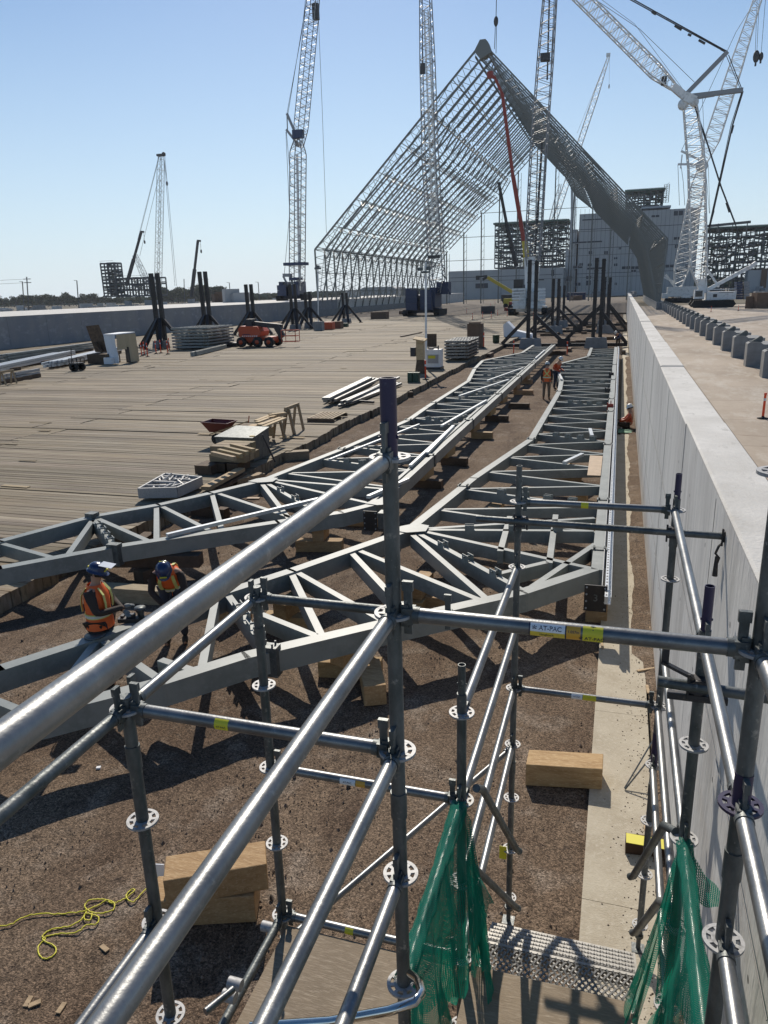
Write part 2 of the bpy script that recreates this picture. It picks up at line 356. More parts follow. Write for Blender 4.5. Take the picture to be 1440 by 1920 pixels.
# form seams: thin raised fins left by the shuttering
m=MB()
for a,b in zip(joints[:-1],joints[1:]):
    q=a+(b-a)*.5
    if q<60: m.box(XW-.0105,XW-.0065,q-.0025,q+.0025,.12,ZT-.04)
    if a<60:
        m.box(XW-.011,XW-.0065,a+.02,b-.02,2.44,2.446); m.box(XW-.011,XW-.0065,a+.02,b-.02,1.22,1.226)
m.build('form_seam','seam',W)
m=MB(); m.box(-103,-67.21,20,330,.0,ZT-.005); m.box(-67.2,-65.61,172.3,330,0,ZT-.01); struct('upper_slab',m,'concrete_top')
LW=thing('concrete_wall',(-65.4,80,0),'far grey concrete wall with sunlit top running along the left side of the timber deck','wall')
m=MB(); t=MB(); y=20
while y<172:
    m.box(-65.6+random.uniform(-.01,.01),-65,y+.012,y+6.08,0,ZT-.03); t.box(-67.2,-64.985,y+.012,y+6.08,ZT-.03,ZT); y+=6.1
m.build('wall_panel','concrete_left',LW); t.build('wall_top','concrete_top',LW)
# ================================================================ MARKERS / BLOCKS on right slab
def block_proto(loc,label):
    T=thing('foundation_block',loc,label,'concrete block','concrete foundation blocks in a row on the slab')
    x,y,z=loc; m=MB()
    m.prism([(x,z),(x+.83,z),(x+.83,z+1.32),(x+.70,z+1.42),(x+.12,z+1.42),(x,z+1.34)],y,y+.9,'y')
    m.build('block_body','block_conc',T)
    m=MB(); m.box(x+.84,x+1.9,y+.2,y+3.2,z,z+1.28); m.build('rear_block','block_conc',T)
    m=MB(); m.box(x+.15,x+.8,y+.15,y+.75,z+1.421,z+1.47)
    for dy in (.34,.52):
        m.prism([(x+.25,z+1.471),(x+.82,z+1.471),(x+.84,z+1.66),(x+.78,z+1.75),(x+.68,z+1.76),(x+.60,z+1.69)],y+dy,y+dy+.05,'y')
    m.build('anchor_bracket','galv_old',T)
    return T
BG='row of grey concrete anchor blocks standing on the slab right of the long wall'
b0=block_proto((7.22,43.6,.4),'grey concrete anchor block with steel lug in the row right of the long wall')
for i in range(1,21): dup(b0,(7.22,43.6+5.85*i,.4))
# ---------- delineators
def delin(loc,h=.95,label='orange delineator post',group=None):
    T=thing('delineator_post',loc,label,'delineator',group); x,y,z=loc
    m=MB(); m.lathe((x,y,z),[(0,0),(.2,0),(.2,.03),(.06,.06),(.045,.1)],12); m.build('base','rubber',T)
    m=MB(); m.lathe((x,y,z),[(.045,.1),(.042,h*.93),(.05,h*.95),(.05,h),(0,h)],12); m.build('post','delin',T)
    m=MB(); m.lathe((x,y,z),[(.0455,h*.7),(.0455,h*.8)],12); m.build('reflective_band','label_white',T)
    return T
delin(G(1430,785,.4),.95,'orange delineator post standing on the slab at the right edge of the picture')
delin(G(1333,585,.4),.95,'small orange delineator post on the slab in front of the white crane, left one','delineators on the slab')
delin(G(1384,583,.4),.95,'small orange delineator post on the slab in front of the white crane, right one','delineators on the slab')
dp=delin(G(963,664,.03),1.1,'orange delineator post on gravel at far end of the left truss')
delin(G(1063,667,.03),1.1,'orange delineator post on gravel between the far ends of the two trusses')
for i,(x,y) in enumerate([(925,633),(1018,640)]): pass
g='orange delineators beside the white tarp booth'
dd=delin(G(266,668,.36),1.2,'orange delineator in the cluster right of the white tarp booth',g)
for x,y in [(271,666),(277,669),(293,663),(302,662),(315,664),(318,657)]: dup(dd,G(x,y,.36))
dd=delin(G(905,597,.36),1.1,'small orange delineator out on the far timber deck by the cranes','delineators far out on the deck')
for x,y in [(921,597),(933,592),(951,593),(928,570),(886,600),(920,575),(953,583),(1000,600),(875,588)]: dup(dd,G(x,y,.36))
delin(G(907,652,.36),1.3,'orange delineator standing at the brown crate near deck edge')
delin(G(798,712,.36),1.1,'red and white delineator at the foot of the wooden post stand')
# ================================================================ SCAFFOLD
XL,XC,XR=-1.69,-.632,.415; Y0,Y1,Y2=2.06,3.14,5.18
def Z(k): return 4.83-.5*k
S=thing('scaffold',(XC,Y1,0),'galvanised ring lock scaffold stair tower in the foreground with green netting','scaffold')
R=.0242
def disc(mb,x,y,z,r=.062,th=.009):
    def ring(r0,r1,n=32):
        vs=[]
        for k in range(n):
            a=2*PI*k/n
            for (rr,zz) in ((r0,z-th/2),(r1,z-th/2),(r1,z+th/2),(r0,z+th/2)): vs.append((x+rr*math.cos(a),y+rr*math.sin(a),zz))
        fs=[]
        for k in range(n):
            a=4*k; b=4*((k+1)%n)
            for q in range(4): fs.append((a+q,b+q,b+(q+1)%4,a+(q+1)%4))
        mb.add(vs,fs)
    ring(r-.012,r); ring(R,.036)
    for k in range(8):
        a=2*PI*k/8+.39; mb.bar((x+.035*math.cos(a),y+.035*math.sin(a),z),(x+(r-.011)*math.cos(a),y+(r-.011)*math.sin(a),z),.013,th-.001)
def standard(x,y,ztop,ks,mat='galv_old',spigot=None,purple=False,z0=.09):
    m=MB(); m.tube((x,y,z0+.12),(x,y,ztop),R,20,cap=False); m.tube((x,y,ztop-.02),(x,y,ztop),R*.999,20)
    # collar joints
    for z in [Z(k)-.16 for k in ks if k%4==2]: m.tube((x,y,z-.1),(x,y,z),R+.004,20)
    st=m.build('standard',mat,S)
    m=MB(); m.box(x-.05,x+.05,y-.05,y+.05,z0-.005,z0+.003); m.tube((x,y,z0),(x,y,z0+.3),.018,12); m.tube((x,y,z0+.12),(x,y,z0+.15),.035,10); m.build('base_jack','galv_old',st)
    for k in ks:
        m=MB(); disc(m,x,y,Z(k)); m.build('rosette','purple' if (purple and k==2) else 'galv_white',st)
    if spigot:
        a,b,r,mt=spigot; m=MB()
        m.tube((x,y,a),(x,y,b),r,20,cap=False); m.tube((x,y,b-.03),(x,y,a),r*.82,20,cap=False)
        vs=[];n=20
        for rr in (r*.82,r):
            vs+=[(x+rr*math.cos(2*PI*i/n),y+rr*math.sin(2*PI*i/n),b) for i in range(n)]
        m.add(vs,[(i,(i+1)%n,n+(i+1)%n,n+i) for i in range(n)]); m.add([(x+r*.8*math.cos(2*PI*i/n),y+r*.8*math.sin(2*PI*i/n),b-.025) for i in range(n)],[tuple(range(n))])
        m.tube((x+r+.004,y,a+.06),(x-r-.004,y,a+.06),.006,8)
        m.build('spigot',mt,st)
    return st
zt=lambda px,py,y: PY(px,py,y).z
standard(XL,Y0,Z(2)+.05,range(2,10)); 
standard(XC,Y0,zt(728,850,Y0),range(0,10),spigot=(zt(728,850,Y0)-.01,zt(727,708,Y0),.0245,'purple'))
standard(XR,Y0,5.9,range(-1,10),'galv_old',purple=True)
standard(XL,Y1,Z(2)+.06,range(2,10))
standard(XC,Y1,zt(866,1300,Y1),range(3,10),spigot=(zt(866,1300,Y1)-.01,zt(866,1246,Y1),.019,'galv_old'))
standard(XR,Y1,zt(1312,1180,Y1),range(2,10),spigot=(zt(1312,1180,Y1)-.01,zt(1326,1098,Y1),.0205,'purple'))
standard(XC,Y2,zt(975,915,Y2),[2,3,4,5,6,7,8,9],spigot=(zt(975,915,Y2)-.01,zt(976,873,Y2),.0205,'galv_old'))
standard(XR+.01,Y2,zt(1271,935,Y2),range(2,10),spigot=(zt(1271,935,Y2)-.01,zt(1272,888,Y2),.0205,'purple'))
# purple lower sleeves
m=MB(); m.tube((XR,Y0,Z(2)+.005),(XR,Y0,Z(2)+.11),R+.0015,20); m.build('painted_sleeve','purple',S)
m=MB(); m.tube((XR+.01,Y2,Z(6)-.02),(XR+.01,Y2,Z(6)+.28),R+.0012,16); m.build('painted_sleeve','purple',S)
def head(m,p,d):
    d=Vector(d).normalized(); p=Vector(p)
    m.tube(p+d*.065,p+d*.085,R+.003,14)
    m.bar(p+d*.030,p+d*.068,.040,.052)
    m.bar(p+d*.026,p+d*.050,.026,.075)
    q=p+d*.047; m.bar(q+Vector((0,0,-.065)),q+Vector((0,0,.105)),.010,.026,up=d) # wedge
    m.bar(q+Vector((0,0,.08)),q+Vector((0,0,.112)),.016,.034,up=d)
def ledger(a,b,mat='galv',h1=True,h2=True,r=R):
    a=Vector(a); b=Vector(b); d=(b-a).normalized(); m=MB()
    m.tube(a+d*(.07 if h1 else 0),b-d*(.07 if h2 else 0),r,22)
    o=m.build('ledger',mat,S)
    if h1: m=MB(); head(m,a,d); m.build('wedge_head','galv_old',o)
    if h2: m=MB(); head(m,b,-d); m.build('wedge_head','galv_old',o)
    return o
def text_mesh(txt,size):
    cu=bpy.data.curves.new('t','FONT'); cu.body=txt; cu.size=size; cu.align_x='CENTER'; cu.align_y='CENTER'; cu.offset=size*.012
    o=bpy.data.objects.new('t',cu); me=bpy.data.meshes.new_from_object(o); bpy.data.objects.remove(o)
    return me
def sticker(par,x0,x1,y,z,mat,name,r,a0,a1,txt=None,size=.012,ta=None):
    # curved band on a tube along X; angles measured from -Y (camera side) upward
    m=MB(); vs=[];n=10
    for xx in (x0,x1):
        for i in range(n+1):
            a=a0+(a1-a0)*i/n; vs.append((xx,y-r*math.cos(a),z+r*math.sin(a)))
    m.add(vs,[(i,i+1,n+2+i,n+1+i) for i in range(n)],True); o=m.build(name,mat,par)
    if txt:
        me=text_mesh(txt,size); t=MB(); ta=(a0+a1)/2 if ta is None else ta; rr=r+.0006
        vs=[]
        for v in me.vertices:
            a=ta+v.co.y/rr; vs.append(((x0+x1)/2+v.co.x,y-rr*math.cos(a),z+rr*math.sin(a)))
        t.add(vs,[tuple(p.vertices) for p in me.polygons]); t.build('printed_text','ink',o)
    return o
# X ledgers
def lx(xa,xb,y,k,mat='galv'): return ledger((xa,y,Z(k)),(xb,y,Z(k)),mat)
o=lx(XC,XR,Y0,1)
xa=PY(993,1178,Y0).x; xb=PY(1060,1186,Y0).x; xc=PY(1089,1186,Y0).x; xd=PY(1131,1186,Y0).x; r=R+.0006
sticker(o,xa,xa+.004,Y0,Z(1),'ink','label',r+.0002,-.9,1.0)
sticker(o,xa,xb,Y0,Z(1),'label_white','label',r,-.05,1.0,'\u273b AT-PAC',.019,.42)
sticker(o,xa,xb,Y0,Z(1),'label_yellow','label',r,-.95,-.05,'ringlock',.013,-.42)
sticker(o,xb,xb+.004,Y0,Z(1),'ink','label',r+.0002,-.95,1.0)
sticker(o,xb+.004,xc,Y0,Z(1),'label_orange','label',r,-.95,1.0,'1.057m',.011,.3)
sticker(o,xc+.006,xd,Y0,Z(1),'tag_yellow','label',r+.0004,-.95,1.25,'T',.022,.95)
me=text_mesh('\u273b AT-PAC',.016); t=MB(); rr=r+.0012
t.add([((xc+xd)/2+v.co.x,Y0-rr*math.cos(-.35+v.co.y/rr),Z(1)+rr*math.sin(-.35+v.co.y/rr)) for v in me.vertices],[tuple(p.vertices) for p in me.polygons]); t.build('printed_text','ink',o)
o=lx(XL,XC,Y0,2); xa=PY(408,1360,Y0).x; sticker(o,xa,xa+.055,Y0,Z(2),'tag_yellow','label',r,-.7,1.2,'AT-PAC',.011,-.1)
lx(XL,XC-.02,Y1,2,'galv_old')
o=lx(XL,XC,Y1,4); xa=PY(640,1464,Y1).x; sticker(o,xa,xa+.085,Y1,Z(4),'label_white','label',r,-.9,.9,'AT-PAC',.014,.1); sticker(o,xa+.088,xa+.14,Y1,Z(4),'label_orange','label',r,-.9,.9)
o=lx(XL,XC,Y1,6); xa=PY(649,1745,Y1).x; sticker(o,xa,xa+.05,Y1,Z(6),'tag_yellow','label',r,-.9,1.2)
o=lx(XC,XR,Y2,2); xa=PY(1090,941,Y2).x; sticker(o,xa,xa+.05,Y2,Z(2),'tag_yellow','label',r,-.9,1.1)
o=lx(XC,XR,Y2,5); xa=PY(1072,1295,Y2).x; sticker(o,xa,xa+.08,Y2,Z(5),'label_white','label',r,-.9,1.1,'AT-PAC',.014,.2); sticker(o,xa+.083,xa+.18,Y2,Z(5),'tag_yellow','label',r,-.9,1.1)
# Y ledgers
def ly(x,ya,yb,k,mat='galv',h2=True): return ledger((x,ya,Z(k)),(x,yb,Z(k)),mat,True,h2)
YB=-.30
for k in (0,1,2,3): ly(XC,Y0,YB,k,'galv',False)
for k in (2,4): ly(XL,Y0,YB,k,'galv' if k==4 else 'galv_old',False)
for k in (1,2,3): ly(XR,Y0,YB,k,'galv',False)
ly(XL,Y1,Y0,2); ly(XL,Y1,Y0,6,'galv_old')
ly(XC,Y1,Y0,4)
for k in (3,4,5,6): ly(XC,Y2,Y1,k)
for k in (2,4,5,6): ly(XR,Y2,Y1,k)
for k in (2,4): ly(XR,Y1,Y0,k)
# right tube painted yellowish band
# plan brace
a=PY(948,1412,Y2-.05); b=PY(537,1764,Y1-.05); m=MB(); m.tube(a,b,.0205,14); m.tube(a,a+(a-b).normalized()*.06,.03,10); m.build('brace','galv',S)
# stair hand rails (short bent ends)
for pts in ([(893,1478),(905,1480),(968,1592)],[(873,1622),(886,1624),(966,1700)]):
    q=[PY(*pts[0],Y1+.02),PY(*pts[1],Y1+.12),PY(*pts[2],Y1+.75)]
    m=MB(); m.path([q[0],q[1],q[2],q[2]+Vector((.02,.02,-.03))],.021,12); m.build('stair_rail','galv_old',S)
for pts in ([(1268,1560),(1245,1548),(1188,1642)],[(1250,1700),(1237,1690),(1192,1748)]):
    q=[PY(*pts[0],Y1+.02),PY(*pts[1],Y1+.12),PY(*pts[2],Y1+.75)]
    m=MB(); m.path([q[0],q[1],q[2],q[2]+Vector((-.02,.02,-.03))],.021,12); m.build('stair_rail','galv_old',S)
# chrome swing gate tube at near bottom
m=MB(); P=[PY(470,1925,1.75),PY(620,1915,1.78),PY(730,1895,1.80),PY(778,1878,1.82),PY(790,1862,1.86),PY(784,1838,1.95),PY(770,1826,2.02)]
m.path(P,.016,14); m.build('gate_tube','chrome',S)
# clamped tubes
def clamp(m,c,ax=(1,0,0)):
    c=Vector(c); m.bar(c+Vector((-.035,0,-.03)),c+Vector((.035,0,-.03)),.05,.012); m.bar(c+Vector((-.035,0,.03)),c+Vector((.035,0,.03)),.05,.012)
    m.tube(c+Vector((0,-.034,0)),c+Vector((0,.034,0)),.036,10); m.tube(c+Vector((.05,-.03,-.05)),c+Vector((.05,-.03,.05)),.007,6); m.tube(c+Vector((-.04,-.03,-.06)),c+Vector((-.04,-.03,.06)),.007,6)
yt=Y2-.055; a=PY(893,972,yt); b=PY(1446,1012,yt)
m=MB(); m.tube(a,b,R,18); o=m.build('cross_tube','galv_old',S)
for q_ in ((976,978,yt+.02),(1262,998,yt+.02),(1366,1006,yt)): m=MB(); clamp(m,PY(*q_)); m.build('tube_clamp','clamp',o)
# loose swivel clamp hanging open
c=PY(1358,1012,yt); m=MB(); m.path([c,c+Vector((-.03,0,-.05)),c+Vector((-.045,0,-.10)),c+Vector((-.02,0,-.13)),c+Vector((-.03,0,-.17))],.009,6); m.tube(c+Vector((-.035,0,-.12)),c+Vector((-.035,0,-.26)),.011,8,.018)
m.path([c+Vector((.03,0,-.0)),c+Vector((.07,0,-.03)),c+Vector((.09,0,-.08))],.01,6); m.build('open_clamp','clamp',o)
yt=Y1-.055; a=PY(1233,1277,yt); b=PY(1500,1318,yt); b=a+(b-a)*((.725-a.x)/(b.x-a.x))
m=MB(); m.tube(a,b,R,18); o=m.build('cross_tube','galv_old',S)
m=MB(); c=PY(1308,1284,yt+.02); clamp(m,c); m.bar(c+Vector((-.14,-.02,.09)),c+Vector((-.14,-.02,.20)),.03,.01); m.bar(c+Vector((-.15,-.02,.10)),c+Vector((-.02,-.02,.04)),.03,.012); m.bar(c+Vector((-.12,-.02,-.05)),c+Vector((.12,-.02,-.05)),.03,.03); m.build('tube_clamp','clamp',o)
# left clamped tube by deck + short bright tube
m=MB(); a=PY(437,1855,2.45); b=PY(385,1897,2.3); m.tube(a,b,.018,14); m.build('short_tube','galv',S)
m=MB()
for px,py in ((441,1845),(430,1868),(502,1738)): c=PY(px,py,2.5 if py>1800 else Y1-.08); m=MB(); m.tube(c+Vector((-.035,0,0)),c+Vector((.035,0,0)),.03,12); m.build('tube_clamp','galv_white',S)
# yellow tags
c=PY(943,1598,Y2-.04); m=MB(); m.box(c.x-.03,c.x+.03,c.y-.003,c.y,c.z-.065,c.z+.06); m.build('inspection_tag','tag_yellow',S)
# decks
m=MB(); z=Z(6)-.02
m.box(XL+.05,XC-.04,.6,Y0+.31,z-.02,z); m.box(XL+.05,XC-.04,Y0+.315,Y1-.05,z-.02,z); m.build('platform_board','plywood',S)
m=MB(); 
yj=PY(600,1800,1).y
a=G(380,1872,z+.004); 
m.box(XL+.05,XC-.04,Y0+.29,Y0+.335,z+.001,z+.004); m.build('edge_strip','galv',S)
m=MB(); m.box(XC+.05,XR-.17,.6,Y1-.02,z-.02,z-.001); m.build('platform_board','plywood',S)
# perforated metal stair treads, one below the other
x0,x1=XC+.10,XR-.14
def tread(z,ya,yb,k):
    m=MB(); nx_=24; dx=(x1-x0)/nx_; ny_=5; dy=(yb-ya)/ny_
    for i in range(nx_):
        for j in range(ny_):
            xa=x0+dx*i; y=ya+dy*j; c=(xa+dx/2,y+dy/2,z)
            for p,q in (((xa,y+dy/2),(xa+dx/2,y)),((xa+dx/2,y),(xa+dx,y+dy/2)),((xa+dx,y+dy/2),(xa+dx/2,y+dy)),((xa+dx/2,y+dy),(xa,y+dy/2))):
                m.bar((p[0],p[1],z+.012*(j%2)),(q[0],q[1],z+.012*((j+1)%2)),.0095,.006)
    m.box(x0,x1,ya-.012,ya+.004,z-.05,z+.012); m.box(x0,x1,yb-.004,yb+.012,z-.05,z+.012); m.box(x0-.012,x0,ya-.012,yb+.012,z-.06,z+.014); m.box(x1,x1+.012,ya-.012,yb+.012,z-.06,z+.014)
    m.build('stair_tread','tread_metal',S)
mk('tread_metal',(.30,.29,.27),.5,.35,[(30,(.20,.19,.17),.5,.7,None)])
zt_=Z(6)-.10
tread(zt_,Y1-.01,Y1+.21,0)
for k in range(1,6): tread(zt_-.03*k,Y1+.225+.055*(k-1),Y1+.22+.055*k,k)
# ---------------------------------------------------------------- netting
def surf(name,fn,nu,nv,parent,mat='net'):
    me=bpy.data.meshes.new(name); vs=[];uv=[];acc=[[0]*(nv+1) for _ in range(nu+1)]
    P=[[Vector(fn(i/nu,j/nv)) for j in range(nv+1)] for i in range(nu+1)]
    og=ORG[parent.name]
    for i in range(nu+1):
        for j in range(nv+1): vs.append(tuple(P[i][j]-og))
    fs=[(i*(nv+1)+j,(i+1)*(nv+1)+j,(i+1)*(nv+1)+j+1,i*(nv+1)+j+1) for i in range(nu) for j in range(nv)]
    me.from_pydata(vs,[],fs); me.polygons.foreach_set('use_smooth',[True]*len(fs))
    ul=me.uv_layers.new(name='UVMap')
    LU=sum((P[i+1][nv//2]-P[i][nv//2]).length for i in range(nu)); LV=sum((P[nu//2][j+1]-P[nu//2][j]).length for j in range(nv))
    for k,l in enumerate(me.loops):
        i,j=divmod(l.vertex_index,nv+1); ul.data[k].uv=(i/nu*LU,j/nv*LV)
    me.materials.append(MAT[mat]); o=bpy.data.objects.new(name,me); COL.objects.link(o); o.parent=parent; ORG[o.name]=og; return o
def net(xc,ya,yb,ztube,name,label,drop,sgn,seed,flare=.12):
    T=thing('safety_net',(xc,(ya+yb)/2,ztube-.5),label,'netting','green debris nets hung on the scaffold')
    rnd=random.Random(seed); ph=[rnd.random()*6 for _ in range(9)]
    def side(sg,dr,o):
        def fn(u,v):
            y=ya+(yb-ya)*u
            a=PI/2-(min(v,.22)/.22)*(PI/2)*1.05
            cr=.003*math.sin(u*23+ph[6]+3*a)+.003*math.sin(u*13-4*a+ph[7])+.0015*math.sin(u*61+7*a)
            r=R+.009+max(-.004,cr)+.010*max(0,math.sin(u*6+ph[0]))
            if v<.22: return (xc+sg*r*math.cos(a),y+.006*math.sin(9*a+u*31),ztube+r*math.sin(a))
            t=(v-.22)/.78
            L=dr*(.80+.13*math.sin(u*5+ph[1]+o)+.06*math.sin(u*17+ph[2])+.03*math.sin(u*47))*(.75+.25*min(1,4*u))
            w=t**.8
            fold=.050*math.sin(u*11+ph[3]+o+t*1.6)+.022*math.sin(u*23+ph[4]-t*3.1)+.008*math.sin(u*49+t*6+ph[5])+.004*math.sin(u*97-t*11)
            yy=y+w*(.05*math.sin(u*9+ph[5]+t*2)+.02*math.sin(u*27+t*5))
            return (xc+sg*(r*.6+.03*w)+fold*w+sgn*flare*w*w*(.3+.4*math.sin(u*4+ph[8])),yy,ztube-L*t+.012*math.sin(u*19+t*7))
        return fn
    surf('net_panel',side(-1,drop,0),110,70,T); surf('net_panel',side(1,drop*.82,1.3),110,70,T)
    return T
N1=net(XC,Y1-.06,Y0-.0,Z(4),'a','green debris net draped over the tube left of the stair opening',1.15,1,3,.10)
N2=net(XR,Y1-.04,Y0-.02,Z(4),'b','green debris net draped over the tube right of the stair opening against the wall side',1.15,-1,9,.16)
# flap of net standing out at the top right
c=Vector((XR,Y1-.1,Z(4)))
surf('net_flap',lambda u,v:(XR+.02+.13*u,Y1-.10-.05*u,Z(4)+.0-.26*v*(1-u*.65)-.13*u+.01*math.sin(9*u+5*v)),14,14,N2)
# loose ends of netting hanging by the standards
def drape(x0,y0,z0,dx,dy,L,ph,tw=.0):
    def fn(u,v):
        w=v**.7; f=.030*math.sin(u*14+ph+v*2)+.012*math.sin(u*31-v*4+ph)
        return (x0+dx*u*(.25+.75*w)+f*w*.6+tw*w*w,y0+dy*u*(.3+.7*w)+f*w,z0-L*v*(.82+.12*math.sin(u*7+ph)+.06*math.sin(u*19)))
    return fn
surf('net_drape',drape(XC+.03,Y1-.05,Z(4)-.02,.13,-.16,1.15,1.0,.05),60,60,N1)
surf('net_drape',drape(XC+.035,Y1+.0,Z(5)+.05,.10,-.05,.75,2.2,.06),40,50,N1)
surf('net_drape',drape(XR-.03,Y1-.08,Z(4)-.03,-.10,-.20,1.1,.4,-.10),60,60,N2)
surf('net_drape',drape(XR-.06,Y1-.35,Z(5)-.1,-.22,-.30,.85,3.1,-.05),60,50,N2)
# ================================================================ FOREGROUND TRUSSES
ZC=.85
def g(px,py,z=ZC): return G(px,py,z)
def chord(mb,pts,w=.2,h=.3,top=ZC):
    pts=[Vector(p) for p in pts]
    for a,b in zip(pts[:-1],pts[1:]):
        d=(b-a).normalized()*.03; mb.bar((a.x-d.x,a.y-d.y,top-h/2),(b.x+d.x,b.y+d.y,top-h/2),w,h)
def splice(mb,p,d,w=.27,h=.34,L=.16,top=ZC+.02):
    p=Vector(p); d=Vector(d).normalized()
    mb.bar((p.x-d.x*L/2,p.y-d.y*L/2,top-h/2),(p.x+d.x*L/2,p.y+d.y*L/2,top-h/2),w,h)
    for s in (-1,1):
        for q in (-.7,0,.7):
            n=Vector((-d.y,d.x,0))*s*w*.33; c=p+n+d*q*L*.4; mb.tube((c.x,c.y,top),(c.x,c.y,top+.03),.018,6)
def brackets(mb,a,b,n=4,top=ZC-.04):
    a=Vector(a); b=Vector(b); d=(b-a).normalized(); nn=Vector((-d.y,d.x,0))
    for i in range(n):
        t=.3+.5*i/max(1,n-1); c=a+(b-a)*t
        for s in (-1,1):
            q=c+nn*.055*s; mb.bar((q.x-d.x*.09,q.y-d.y*.09,top+.04),(q.x+d.x*.09,q.y+d.y*.09,top+.04),.014,.13)
        mb.tube((c.x-nn.x*.09,c.y-nn.y*.09,top+.07),(c.x+nn.x*.09,c.y+nn.y*.09,top+.07),.016,6)
def build_truss(label,left,xr,leg,webs,y_start,spl_l,spl_r,off,dbl):
    T=thing('steel_truss',(xr(20),20,0),label,'steel truss','painted steel roof trusses laid out on timber blocks')
    m=MB(); chord(m,left); m.build('chord','truss_paint',T)
    ys=[left_end_y(left)] if False else None
    m=MB(); ya=leg[0][1]; yb=left[0][1]+.6
    if dbl:
        for dx,w,hh,tt in ((-.115,.09,.3,ZC),(0,.10,.26,ZC-.035),(.115,.09,.3,ZC)): chord(m,[(xr(ya)+dx,ya,0),(xr(yb)+dx,yb,0)],w,hh,tt)
    else: chord(m,[(xr(ya),ya,0),(xr(yb),yb,0)],.21,.3)
    m.build('chord','truss_paint',T)
    m=MB(); chord(m,leg,.21,.3); m.build('chord','truss_paint',T)
    # rafter zigzag lacing
    def xl(y):
        P=sorted([(p[1],p[0]) for p in left])
        for (y0,x0),(y1,x1) in zip(P[:-1],P[1:]):
            if y0<=y<=y1: return x0+(x1-x0)*(y-y0)/(y1-y0)
        return P[-1][1]
    y=y_start; k=0; w_=.09
    while y<left[0][1]-.6:
        if True:
            m=MB(); a=(xl(y),y,ZC-.16); b=(xr(y-.9),y-.9,ZC-.16); m.bar(a,b,w_,.22)
            b=(xr(y+.9),y+.9,ZC-.16); m.bar((a[0],a[1]+.04,a[2]-.002),b,w_*.95,.216)
            if k%4==1: brackets(m,(xl(y),y,0),(xr(y-.9),y-.9,0),4)
            m.build('web','truss_paint',T)
        y+=1.8; k+=1
    for (a,b,br) in webs:
        A=g(*a); B=g(*b); m=MB(); m.bar((A.x,A.y,ZC-.15),(B.x,B.y,ZC-.15),.11,.24)
        if br: brackets(m,A,B,br,ZC-.03)
        m.build('web','truss_paint',T)
    for yy in spl_l:
        m=MB(); splice(m,(xl(yy),yy,0),(xl(yy+.5)-xl(yy-.5),1,0)); m.build('splice_plate','galv_old',T)
    for yy in spl_r:
        m=MB(); splice(m,(xr(yy),yy,0),(0,1,0),.27 if not dbl else .38); m.build('splice_plate','galv_old',T)
    return T
L2=[g(*q) for q in [(1109,652),(1103,668),(1041,684),(1053,713),(1049,733),(996,823),(888,896),(767,992),(547,1069),(339,1136),(180,1194),(0,1252),(-190,1318)]]
R2L=[g(*q) for q in [(1112,1066),(980,1109),(720,1167),(460,1228),(303,1277),(0,1353),(-190,1405)]]
W2=[((660,1034),(772,1152),0),((671,1028),(902,1122),0),((774,1000),(909,1116),0),((781,995),(975,1100),3),((547,1073),(604,1190),0),((556,1069),(718,1160),0),((489,1147),(598,1190),0),
 ((404,1118),(377,1252),0),((426,1110),(505,1218),4),((300,1232),(372,1255),0),((177,1201),(79,1330),0),((195,1198),(300,1270),0),((-30,1300),(60,1335),0),
 ((785,991),(1109,1062),0),((998,1096),(1117,1016),0),((1042,962),(1030,1052),0),((925,1074),(1026,1050),0),((956,965),(938,1030),0),((783,990),(1113,992),3),((783,989),(1115,968),0),((489,1100),(483,1148),0)]
xr2=lambda y:-.135-.0035*(y-10.5)
TR=build_truss('grey painted steel truss on the right, running along the concrete footing beside the long wall',L2,xr2,R2L,W2,14.9,(16.8,22.8,34,51.6),(12.9,16.2,22.3,28.5,31.8,38.5,46),0,False)
L1=[g(*q) for q in [(1000,647),(979,661),(905,676),(890,691),(878,714),(800,763),(766,787),(640,842),(490,901),(395,924),(297,946),(172,968),(0,1014),(-190,1070)]]
R1L=[g(*q) for q in [(712,942),(640,960),(520,978),(216,1024),(0,1064),(-190,1102)]]
W1=[((173,972),(123,1042),0),((174,970),(216,1026),4),((184,970),(285,1014),0),((293,946),(293,1012),0),((300,945),(398,994),0),((397,922),(416,992),0),((404,921),(560,972),0),((0,1015),(105,1044),0),
 ((490,903),(545,974),0),((496,901),(610,966),3),((506,899),(712,945),0),((510,897),(745,916),0)]
xr1=lambda y:-4.95-.004*(y-14)
TL=build_truss('grey steel truss on the left with its near end crossing the timber deck edge',L1,xr1,R1L,W1,17.4,(20.4,25.7,30,43.6),(20,26,33,40,47),0,True)
# knee gussets
for T,p in ((TR,g(767,992)),(TL,g(490,901)),(TL,g(712,942))):
    m=MB(); m.prism([(p.x-.28,p.y-.18),(p.x+.02,p.y-.26),(p.x+.36,p.y-.10),(p.x+.34,p.y+.26),(p.x+.05,p.y+.36),(p.x-.2,p.y+.1)],ZC+.002,ZC+.016,'z'); m.build('gusset_plate','truss_paint',T)
m=MB(); p=g(173,968); m.bar((p.x,p.y-.1,ZC+.03),(p.x,p.y+.1,ZC+.03),.22,.1); m.build('splice_plate','galv_old',TL); m=MB(); q=g(216,1026); m.bar((q.x-.02,q.y-.08,ZC-.14),(q.x-.02,q.y+.08,ZC-.14),.24,.42); m.build('splice_plate','galv_old',TL)
m=MB(); q=g(505,1219); m.bar((q.x,q.y-.08,ZC-.14),(q.x,q.y+.08,ZC-.14),.26,.42); 
for s in (-.07,.07):
    for t in (-.05,.05): m.tube((q.x+s,q.y+t,ZC+.05),(q.x+s,q.y+t,ZC+.12),.014,6)
m.build('splice_plate','galv_old',TR)
